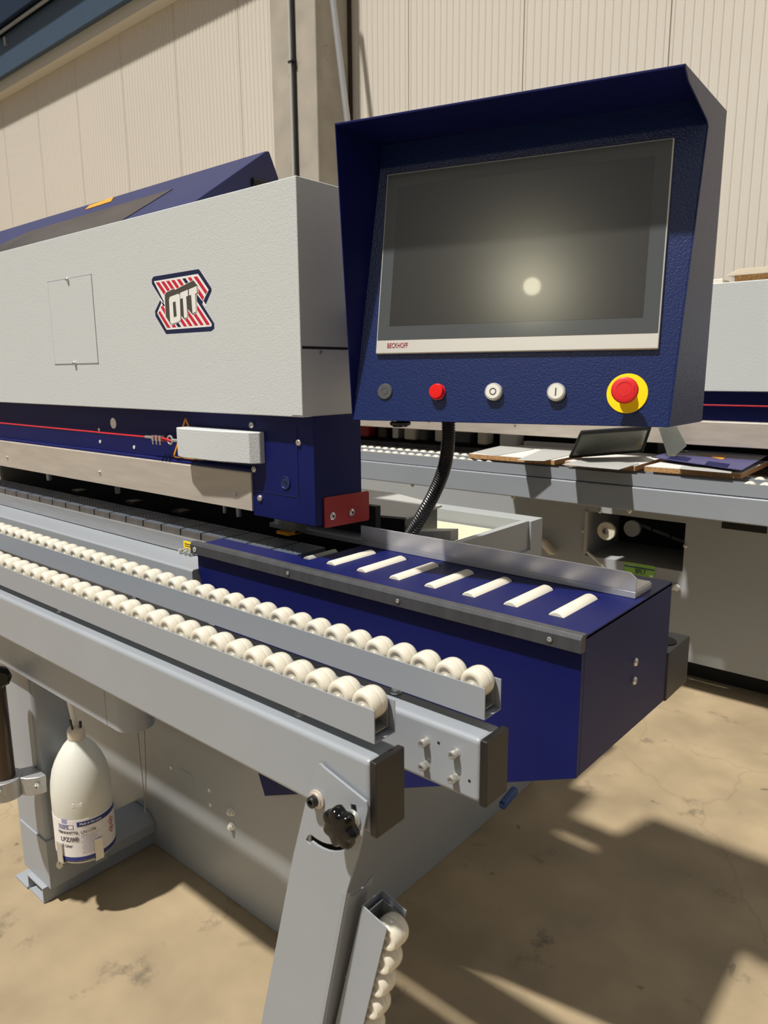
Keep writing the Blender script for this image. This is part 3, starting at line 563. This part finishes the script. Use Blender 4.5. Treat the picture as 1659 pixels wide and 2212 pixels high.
pb = part('pivot_bolt', MB().lathe([(0, .0145), (.003, .0145), (.0035, .0115), (.0065, .0115), (.0065, .0078)], (px_, .683, pz_), (0, -1, 0), 32), 'steel', lg)
part('bolt_head', MB().lathe([(.0065, .0088), (.0145, .0088), (.0155, .0080), (.0155, .0046), (.009, .0044), (.009, 0)], (px_, .683, pz_), (0, -1, 0), 28), 'black', pb)
kx, kz = -.643, .874
part('knob_washer', MB().lathe([(0, .013), (.0025, .013), (.0035, .0125), (.0035, .009), (.018, .009), (.020, .0085)], (kx, .683, kz), (0, -1, 0), 28), 'zinc', lg)
b = MB(); seg = 56; rings = []
for h, s in ((.0165, .0095), (.018, .0220), (.020, .0275), (.026, .0292), (.033, .0286), (.037, .0255), (.0385, .020), (.039, .0)):
    if s == 0: rings.append([b.b.verts.new((kx, .683 - h, kz))]); continue
    rings.append([b.b.verts.new((kx + s * (1 + (.20 if s > .02 else .06) * (math.cos(7 * a) * .5 - .15)) * math.cos(a), .683 - h, kz + s * (1 + (.20 if s > .02 else .06) * (math.cos(7 * a) * .5 - .15)) * math.sin(a))) for a in [2 * math.pi * k / seg for k in range(seg)]])
for A_, B_ in zip(rings, rings[1:]):
    for k in range(seg):
        q = [A_[k % len(A_)], A_[(k + 1) % seg % len(A_)], B_[(k + 1) % seg % len(B_)], B_[k % len(B_)]]; u = []
        for v in q:
            if v not in u: u.append(v)
        if len(u) > 2: b.b.faces.new(u)
b.b.faces.new(rings[0][::-1])
part('star_knob', b, 'gloss', lg)
b = MB().cyl((-.735, .728, .545), (-.700, .728, .545), .004, 10); b.lathe([(.005, .0075), (.012, .0075)], (-.735, .728, .545), (1, 0, 0), 6); b.lathe([(.026, .008), (.034, .008)], (-.735, .728, .545), (1, 0, 0), 6)
part('rail_bolt', b, 'zinc', lg)

# swing arm under the outer beam, stand post and foot
sa = thing('swing_arm', (-1.9, .79, .722), 'grey flat-oval arm with a rounded end under the outer beam', 'bracket')
def stad(x0, x1, y0, y1, n=14):
    r = (y1 - y0) / 2; yc = (y0 + y1) / 2
    return [(x0, y0), (x1 - r, y0)] + [(x1 - r + r * math.sin(math.pi * i / n), yc - r * math.cos(math.pi * i / n)) for i in range(1, n)] + [(x1 - r, y1), (x0, y1)]
part('arm_shell', MB().prism(stad(-3.2, -1.375, .747, .835), 'Z', .7215, .850), 'grey', sa, bevel=0.0015)
part('arm_seam', MB().box(-1.470, -1.460, .7462, .7475, .7225, .849), 'railg', sa)
part('return_wire', MB().tube([(-1.425, .80, .7215), (-1.44, .81, .60), (-1.452, .82, .50), (-1.458, .82, .47)], .0008, 6).tube([(-1.395, .80, .7215), (-1.42, .81, .60), (-1.448, .82, .50), (-1.456, .82, .47)], .0008, 6), 'padside', sa)
st = thing('stand_post', (-2.0, .83, 0), 'tall grey square post with a hollow foot tube under the beams', 'stand')
part('post_tube', MB().box(-2.115, -1.93, .78, .885, .10, .7215), 'grey', st, bevel=0.013, seg=4)
part('foot_sleeve', MB().box(-2.095, -1.926, .776, .955, .049, .20), 'grey', st, bevel=0.0015)
part('cross_bar', MB().prism([(-2.05, .05), (-1.93, .05), (-1.93, .085), (-1.96, .112), (-2.05, .112)], 'Y', .955, 1.119), 'grey', st, bevel=0.002)
u = MB(); x0, x1, z0, z1, t_ = -2.045, -1.947, 0.001, .049, .004
for a in ((x0, x1, z0, z0 + t_), (x0, x1, z1 - t_, z1), (x0, x0 + t_, z0 + t_, z1 - t_), (x1 - t_, x1, z0 + t_, z1 - t_)): u.box(a[0], a[1], .762, 1.5, a[2], a[3])
part('foot_tube', u, 'grey', st)
part('floor_tab', MB().box(-2.125, -2.045, .758, .86, .001, .009), 'grey', st, bevel=0.001)
part('tab_hole', MB().cyl((-2.075, .79, .0085), (-2.075, .79, .0095), .012, 20), 'dark', st)
for y, z in ((.815, .115), (.926, .108)): screw('foot_bolt', (-1.926, y, z), (1, 0, 0), .0105, .012, st, 'zinc', washer=.018)
ck = thing('clamp_block', (-1.95, .75, .40), 'cast metal clamp holding the brown vertical rod to the post', 'clamp')
b = MB().lathe([(0, .030), (0, .046), (.055, .046), (.055, .030)], (-1.962, .70, .372), (0, 0, 1), 36)
part('clamp_ring', b, 'alub', ck, bevel=0.003)
part('clamp_body', MB().prism([(-1.935, .72), (-1.905, .735), (-1.885, .762), (-1.885, .7795), (-1.96, .7795), (-1.98, .735)], 'Z', .372, .425), 'alub', ck, bevel=0.004)
screw('clamp_bolt', (-1.886, .752, .405), (1, -.6, 0), .007, .012, ck, 'bolt')
screw('clamp_socket', (-1.925, .668, .412), (.5, -1, 0), .010, .014, ck, 'zinc')
rd = tag(part('steel_rod', MB().cyl((-1.962, .70, .375), (-1.962, .70, .71), .029, 32), 'bronze'), 'brown steel rod standing upright in the cast clamp at the post', 'rod')
kn = tag(part('faceted_grip', MB().lathe([(-.02, .018), (-.015, .028), (.008, .030), (.018, .022), (.018, .01)], (-1.915, .70, .727), (1, -.3, 0), 8), 'gloss', bevel=0.004), 'black faceted knob at the top of the brown rod', 'grip')

# bottle of release agent in its zinc holder
bt_ = thing('plastic_bottle', (-1.842, .852, .19), 'large translucent white bottle with a blue and white label, hanging by the stand post', 'bottle')
cb = Vector((-1.842, .852, .19))
part('bottle_body', MB().lathe([(0, .070), (.003, .076), (.010, .0785), (.135, .0785), (.138, .0790), (.185, .0788), (.215, .0765), (.245, .0705), (.272, .0610), (.296, .0480), (.312, .0360), (.325, .0240), (.333, .0190), (.338, .0190)], cb, (0, 0, 1), 56), 'bottle', bt_)
part('bottle_cap', MB().lathe([(.328, .0225), (.330, .0232), (.352, .0232), (.355, .0225), (.362, .0170), (.368, .0080)], cb, (0, 0, 1), 32), 'capw', bt_)
part('suction_tube', MB().cyl(cb + Vector((0, 0, .362)), cb + Vector((-.004, -.02, .535)), .0075, 14), 'white', bt_)
part('tube_tie', MB().cyl(cb + Vector((.010, -.014, .362)), cb + Vector((.012, -.018, .392)), .003, 6).cyl(cb + Vector((-.012, .0, .362)), cb + Vector((-.014, -.002, .388)), .003, 6).cyl(cb + Vector((.016, .006, .362)), cb + Vector((.017, .006, .380)), .004, 6), 'black', bt_)
phi0 = math.atan2(-cb.y, -cb.x)             # label side
lb = rootloc(bt_)
def onb(s, h, r=.0799):
    a = phi0 + s / .0788; return (math.cos(a) * r, math.sin(a) * r, h)
def wrap(name, s0, s1, h0, h1, mt, r0=.0792, par=None, slope0=0.0):
    b = MB(); n = max(2, int((s1 - s0) / .006)); r = [];
    for i in range(n + 1):
        s = s0 + (s1 - s0) * i / n; r.append([b.b.verts.new(onb(s, h, rr)) for h, rr in ((h0 + slope0 * i / n, r0), (h1 + slope0 * i / n, r0), (h1 + slope0 * i / n, r0 - .0006), (h0 + slope0 * i / n, r0 - .0006))])
    for A_, B_ in zip(r, r[1:]):
        for k in range(4): b.b.faces.new((A_[k], B_[k], B_[(k + 1) % 4], A_[(k + 1) % 4]))
    b.b.faces.new(r[0]); b.b.faces.new(r[-1][::-1])
    return part(name, b, mt, par if par is not None else bt_, local=True)
lab = wrap('label', -.135, .135, .006, .128, 'label')
wrap('label_band', -.020, .125, .108, .122, 'lblue', .0795, lab); wrap('label_foot', -.135, .125, .006, .018, 'lblue', .0795, lab)
wrap('logo_square', -.062, -.046, .1185, .131, 'lgrey', .0796, lab); wrap('logo_box', -.075, -.029, .1015, .1145, 'lblue', .0795, lab); wrap('logo_field', -.0735, -.0305, .1030, .1130, 'label', .0797, lab)
def btext(name, body, s, h, size, mt='ink', sx=.9, bold=0.0, align='LEFT'):
    text(name, body, size, mt, lab, lambda x, y, z: onb(s + x, h + y, .0799 + z), sx=sx, align=align, bold=bold, ex=.0002)
btext('label_logo', 'RIEPE', -.0715, .108, .0125, 'lblue', 1.0, .0001); btext('band_text', 'Made in Germany', -.013, .115, .0085, 'lwhite', .95)
btext('label_title', 'TRENNMITTEL', -.078, .0915, .0115, 'ink', .82, .0); btext('label_number', 'UN1170', -.012, .0905, .0125)
btext('label_name', 'LPZ/II\u00ae', -.070, .071, .0185, 'ink', .9, .0001); btext('label_volume', '5 Liter', -.066, .052, .0125)
for k in range(11): wrap('label_lines', -.012 + (.004 if k % 3 == 2 else 0), .040 - (k * 37 % 13) * .001, .0795 - k * .0052, .0807 - k * .0052, 'lgrey', .0794, lab)
for h in (.086, .062):
    b = MB()
    for s in (-1, 1):
        for q in (-1, 1): b.hull([onb(.078, h + q * .0135, .0796), onb(.078 + s * .0115, h, .0796), onb(.078 + s * .0098, h, .0796), onb(.078, h + q * .0115, .0796)], [onb(.078, h + q * .0135, .0803), onb(.078 + s * .0115, h, .0803), onb(.078 + s * .0098, h, .0803), onb(.078, h + q * .0115, .0803)])
    b.hull([onb(.076, h - .005, .0796), onb(.080, h - .005, .0796), onb(.080, h + .005, .0796), onb(.076, h + .005, .0796)], [onb(.076, h - .005, .0800), onb(.080, h - .005, .0800), onb(.080, h + .005, .0800), onb(.076, h + .005, .0800)])
    part('hazard_diamond', b, 'hazard', lab, local=True)
part('moulded_badge', MB().hull([onb(-.028, .166, .0783), onb(.0, .166, .0783), onb(.0, .178, .0783), onb(-.028, .178, .0783)], [onb(-.026, .167, .0797), onb(-.002, .167, .0797), onb(-.002, .177, .0797), onb(-.026, .177, .0797)]), 'white', bt_, local=True)
hd = thing('bottle_holder', (-1.842, .852, .184), 'zinc-plated cradle with upright tabs holding the big bottle', 'holder')
b = MB().cyl(cb + Vector((0, 0, -.0045)), cb + Vector((0, 0, -.001)), .074, 32); b.box(-1.9255, -1.80, .835, .872, .1855, .189)
part('holder_base', b, 'zinc', hd)
for s in (-.076, .030, .16, -.19):
    a = phi0 + s / .0788; e = Vector((math.cos(a), math.sin(a), 0)); g = Vector((-e.y, e.x, 0)); b = MB(); p = cb + e * .0815
    for (r0, r1, h0, h1) in ((.0815, .0838, -.0045, .058), (.060, .0838, -.0045, -.0022)):
        b.hull([tuple(cb + e * r0 - g * .011 + Vector((0, 0, h0))), tuple(cb + e * r1 - g * .011 + Vector((0, 0, h0))), tuple(cb + e * r1 + g * .011 + Vector((0, 0, h0))), tuple(cb + e * r0 + g * .011 + Vector((0, 0, h0)))], [tuple(cb + e * r0 - g * .011 + Vector((0, 0, h1))), tuple(cb + e * r1 - g * .011 + Vector((0, 0, h1))), tuple(cb + e * r1 + g * .011 + Vector((0, 0, h1))), tuple(cb + e * r0 + g * .011 + Vector((0, 0, h1)))])
    part('holder_tab', b, 'zinc', hd)

# ---------------------------------------------------------------- second machine behind
m2 = thing('edge_banding_machine', (-1.0, 3.9, 0), 'second grey and navy edge banding machine standing behind the console, along the wall', 'machine')
part('hood', MB().box(-7, 1.2, 3.36, 3.9, 1.405, 1.858), 'cover', m2, bevel=0.004)
part('recess_panel', MB().box(-7, 1.2, 3.42, 3.8, 1.275, 1.405), 'navy', m2)
part('steel_guard', MB().box(-7, 1.2, 3.395, 3.42, 1.165, 1.272), 'steel', m2, bevel=0.003)
for x in (-2.55, -1.98, -1.17): screw('guard_screw', (x, 3.395, 1.21 if x > -1.5 else 1.225), (0, -1, 0), .008, .007, m2)
part('pull_cord', MB().tube([(-7, 3.39, 1.345), (1.2, 3.39, 1.345)], .004, 6), 'redcord', m2)
part('base_cabinet', MB().box(-7, -1.60, 3.50, 4.4, .10, .96).box(-1.10, 1.2, 3.50, 4.4, .10, .96).box(-1.60, -1.10, 3.50, 4.4, .10, .545).box(-1.60, -1.10, 3.50, 4.4, .782, .96).box(-1.60, -1.10, 3.95, 4.4, .545, .782), 'base', m2)
part('plinth', MB().box(-7, 1.2, 3.58, 4.3, 0, .10), 'dark', m2)
part('opening_lining', MB().box(-1.60, -1.10, 3.93, 3.949, .545, .782), 'dark', m2)
part('opening_edge', MB().box(-1.605, -1.588, 3.485, 3.5, .56, .785), 'plate', m2, bevel=0.002)
part('glue_roll', MB().lathe([(0, .008), (0, .047), (.02, .047), (.02, .008)], (-1.51, 3.56, .68), (0, -1, 0), 32), 'bar', m2); part('glue_roll', MB().lathe([(0, .0), (0, .043), (.02, .043), (.02, 0)], (-1.43, 3.70, .68), (0, -1, 0), 32), 'plate', m2)
part('roll_hub', MB().cyl((-1.51, 3.545, .68), (-1.51, 3.53, .68), .015, 16), 'padside', m2)
for i in range(4): part('belt_link', MB().hull([(-1.42 + i * .095, 3.7, .70 - i * .024), (-1.335 + i * .095, 3.7, .68 - i * .024), (-1.335 + i * .095, 3.75, .68 - i * .024), (-1.42 + i * .095, 3.75, .70 - i * .024)], [(-1.42 + i * .095, 3.7, .715 - i * .024), (-1.335 + i * .095, 3.7, .695 - i * .024), (-1.335 + i * .095, 3.75, .695 - i * .024), (-1.42 + i * .095, 3.75, .715 - i * .024)]), 'strip', m2)
for x, z in ((-1.615, .675), (-1.095, .672), (-1.53, .788)): screw('cabinet_screw', (x, 3.5, z), (0, -1, 0), .010, .008, m2)
gp = part('green_plate', MB().box(-1.385, -1.232, 3.496, 3.5, .478, .548), 'green', m2)
part('plate_band', MB().box(-1.385, -1.232, 3.494, 3.4965, .525, .530), 'lblue', gp); part('plate_band', MB().box(-1.385, -1.232, 3.494, 3.4965, .478, .486), 'lblue', gp)
g2 = rootloc(m2); text('plate_lettering', 'BFLY', .034, 'ink', gp, lambda x, y, z: (-1.300 + x - g2.x, 3.494 - z - g2.y, .508 + y - g2.z), sx=.75, bold=.0006)
text('plate_heading', 'adhesive', .014, 'lwhite', gp, lambda x, y, z: (-1.345 + x - g2.x, 3.494 - z - g2.y, .537 + y - g2.z), sx=.8)
part('plate_mark', MB().box(-1.252, -1.238, 3.494, 3.4965, .490, .502), 'lwhite', gp)
part('side_slot', MB().box(-.94, -.75, 3.497, 3.502, .78, .815), 'dark', m2, bevel=0.001)
b = MB().tube(spl([(-1.59, 3.50, .565), (-1.50, 3.47, .52), (-1.40, 3.44, .43), (-1.25, 3.44, .40), (-1.17, 3.46, .44), (-1.12, 3.5, .463)], 10), .007, 8)
part('white_cord', b, 'lwhite', m2)
part('cord_knob', MB().lathe([(0, .012), (.01, .018), (.02, .012), (.02, 0)], (-1.12, 3.5, .463), (0, -1, 0), 16), 'lwhite', m2)
part('lever_handle', MB().hull([(-1.16, 3.44, .66), (-1.10, 3.44, .66), (-1.02, 3.44, .585), (-1.06, 3.44, .58)][::-1], [(-1.16, 3.49, .66), (-1.10, 3.49, .66), (-1.02, 3.49, .585), (-1.06, 3.49, .58)][::-1]).xf(Matrix.Translation((-.72, 0, -.05))), 'bar', m2, bevel=0.012, seg=3)
part('chain_beam', MB().box(-7, 1.2, 3.52, 3.70, .96, 1.03), 'grey', m2)
part('interior_back', MB().box(-7, 1.2, 3.72, 3.74, 1.0, 1.17), 'dark', m2)
q0 = part('chain_pad', MB().box(0.002, .158, 3.58, 3.70, 1.03, 1.055), 'padside', m2); q0.location = (-3.9, 0, 0)
for i in range(1, 24): put(q0, (-3.9 + .160 * i, 0, 0), m2)
for x, wd, c in ((-3.55, .07, 'bar'), (-3.36, .16, 'red'), (-3.0, .05, 'zinc'), (-2.90, .09, 'bar'), (-2.66, .06, 'bar'), (-2.35, .07, 'bar'), (-2.2, .12, 'lwhite'), (-3.12, .07, 'bronze'), (-2.78, .06, 'strip'), (-2.52, .12, 'strip'), (-1.7, .14, 'strip'), (-1.3, .1, 'strip')):
    part('work_unit', MB().box(x, x + wd, 3.60, 3.68, 1.075, 1.155), c, m2, bevel=0.012)
def beam2(name, label, y0, y1, z0, z1):
    t = thing(name, (-1, (y0 + y1) / 2, z0), label, 'support beam')
    part('square_tube', MB().box(-7, 1.2, y0, y1, z0, z1), 'grey', t, bevel=0.006, seg=3)
    return t
b3 = beam2('support_beam', 'long grey beam of the second machine, below its rails and loose boards', 3.02, 3.09, .905, 1.008)
b4 = beam2('support_beam', 'thinner grey beam just behind, under the second row of wheels', 3.17, 3.23, .930, 1.008)
for x in (-2.40, -1.78, -1.2): part('cable_clip', MB().lathe([(0, .012), (.012, .010), (.02, .004)], (x, 3.055, .905), (0, 0, -1), 10), 'zinc', b3)
for x in (-2.45, -1.85, -1.25): part('spacer_clip', MB().box(x, x + .012, 3.04, 3.06, 1.008, 1.03).box(x - .015, x + .027, 3.03, 3.08, 1.006, 1.011), 'strip', b3)
def rail2(label, y, n, x0, zb):
    t = thing('roller_rail', (-1, y, zb), label, 'roller rail')
    part('channel', MB().box(-7, 1.2, y - .024, y - .022, zb, zb + .05).box(-7, 1.2, y + .022, y + .024, zb, zb + .05).box(-7, 1.2, y - .022, y + .022, zb, zb + .002), 'railg', t)
    r0 = part('wheel', MB().lathe([(-.016, 0), (-.016, .016), (-.008, .023), (.008, .023), (.016, .016), (.016, 0)], (0, y, zb + .036), (0, 1, 0), 18), 'roller', t)
    for k, x in enumerate(n): (setattr(r0, 'location', (x, 0, 0)) if k == 0 else put(r0, (x, 0, 0), t))
    return t
rail2('far rail of small cream wheels, nearer to the second machine\u2019s front edge', 3.055, [-2.96 + .055 * i for i in range(20)] + [-.73 + .055 * i for i in range(6)], 0, 1.012)
rail2('second far rail of small cream wheels, one row behind the front one', 3.20, [-3.10 + .055 * i for i in range(22)] + [-.73 + .055 * i for i in range(6)], 0, 1.012)
# boards and loose cover plates lying on the far rails
def slab(name, pts, z0, z1, mt, label, cat, group=None, edge=None):
    o = part(name, MB().prism(pts, 'Z', z0, z1), mt, bevel=0.0015); tag(o, label, cat, group); return o
def board(pts, label):
    t = thing('chipboard_panel', (sum(p[0] for p in pts) / 4, sum(p[1] for p in pts) / 4, 1.072), label, 'board')
    part('core', MB().prism(pts, 'Z', 1.072, 1.092), 'chip', t); part('white_face', MB().prism(pts, 'Z', 1.092, 1.094), 'board', t); return t
board([(-.774, 3.097), (-.788, 3.58), (-1.15, 3.60), (-1.156, 3.077)], 'white-faced chipboard with raw edge under the navy cover plate')
board([(-1.19, 3.06), (-1.20, 3.56), (-1.50, 3.58), (-1.508, 3.04)], 'white-faced chipboard under the middle grey sheet and tilted plate')
board([(-1.56, 3.04), (-1.56, 3.56), (-2.05, 3.56), (-2.03, 3.04)], 'white-faced chipboard under the left pair of grey sheets')
slab('sheet_metal_cover', [(-2.03, 3.08), (-1.86, 3.04), (-1.86, 3.40), (-2.09, 3.44)], 1.0945, 1.097, 'plate', 'small grey metal sheet, leftmost on the chipboard behind the hose', 'metal sheet')
slab('sheet_metal_cover', [(-1.69, 2.93), (-1.575, 2.97), (-1.60, 3.45), (-1.83, 3.44)], 1.0945, 1.097, 'plate', 'grey metal sheet with a small hole, left of the tilted plate', 'metal sheet')
tag(part('steel_bar', MB().box(-2.04, -1.46, 3.60, 3.635, 1.0560, 1.112), 'lwhite', bevel=0.002), 'pale metal bar lying across behind the grey sheets', 'bar')
slab('sheet_metal_cover', [(-1.45, 2.90), (-1.19, 2.89), (-1.20, 3.13), (-1.46, 3.12)], 1.0945, 1.098, 'plate', 'large grey metal sheet lying in front of the tilted plate', 'metal sheet')
slab('sheet_metal_cover', [(-1.006, 3.06), (-.800, 3.05), (-.818, 3.14), (-1.023, 3.15)], 1.0945, 1.098, 'plate', 'narrow grey sheet on the raw chipboard edge under the navy plate', 'metal sheet')
tb = thing('tilted_plate', (-1.35, 3.2, 1.094), 'weathered grey cover plate with dark rim, leaning up at a slant', 'metal sheet')
A = [(-1.538, 3.155, 1.100), (-1.300, 3.420, 1.120), (-1.188, 3.200, 1.249), (-1.405, 2.980, 1.232)]
part('plate_face', MB().hull(A, [(p[0] - .002, p[1] + .004, p[2] + .003) for p in A]), 'plateback', tb)
for i in range(4): part('plate_rim', MB().tube([Vector(A[i]) + Vector((0, -.001, 0)), Vector(A[(i + 1) % 4]) + Vector((0, -.001, 0))], .0065 if i != 2 else .010, 6), 'dark', tb)
cp = thing('cover_plate', (-1.0, 3.4, 1.10), 'navy cover plate with vent slots and an orange warning triangle, lying flat', 'cover plate')
Pq = [(-1.202, 3.276), (-.765, 3.06), (-.806, 3.64), (-1.223, 3.80)]
zf = lambda x, y: 1.108 + (y - 3.03) * .004
A = [(x, y, zf(x, y)) for x, y in Pq]
part('plate_sheet', MB().hull(A, [(x, y, z + .003) for x, y, z in A]), 'lilac', cp, bevel=0.001)
zz = lambda x, y: (x, y, zf(x, y) + .0035)
tri = [(-1.075, 3.51), (-.922, 3.356), (-.939, 3.542)]
part('warning_triangle', MB().hull([zz(*p) for p in tri], [(p[0], p[1], zf(*p) + .0045) for p in tri]), 'amber', cp)
for k, x0 in enumerate((-.93, -1.12)):
    b = MB()
    for i in range(6):
        x = x0 - i * .004; yy = 3.14 + i * .022 + k * .11
        b.hull([zz(x, yy), zz(x + .10, yy - .045), zz(x + .10, yy - .037), zz(x, yy + .008)], [(q[0], q[1], q[2] + .0015) for q in (zz(x, yy), zz(x + .10, yy - .045), zz(x + .10, yy - .037), zz(x, yy + .008))])
    part('vent_slots', b, 'navyd', cp)
screw('quarter_turn_lock', zz(-1.15, 3.55), (0, 0, 1), .016, .008, cp, 'bolt')
tag(part('bent_bracket', MB().hull([(-1.20, 3.335, 1.24), (-1.12, 3.335, 1.25), (-1.07, 3.335, 1.165), (-1.12, 3.335, 1.115), (-1.15, 3.335, 1.115)], [(-1.20, 3.338, 1.24), (-1.12, 3.338, 1.25), (-1.07, 3.338, 1.165), (-1.12, 3.338, 1.115), (-1.15, 3.338, 1.115)]), 'plateback'), 'small bent grey bracket standing between the tilted plate and navy plate', 'bracket')
pp = thing('paper_stack', (-.6, 3.55, 1.858), 'loose stack of pale papers and wood offcuts on the second machine', 'paper stack')
for i in range(6): part('sheet', MB().box(-.985 + i * .006, .3, 3.43 + i * .008, 3.75, 1.893 + i * .005, 1.896 + i * .005), 'paper', pp)
part('carton', MB().box(-.96, .3, 3.46, 3.78, 1.858, 1.893), 'chip', pp)
tag(part('wood_offcut', MB().prism([(-1.07, 3.42), (-.99, 3.40), (-.995, 3.52), (-1.06, 3.55)], 'Z', 1.8585, 1.880), 'paper', bevel=0.004), 'small pale offcut beside the paper stack on the second machine', 'offcut')
# debris on the floor
random.seed(3)
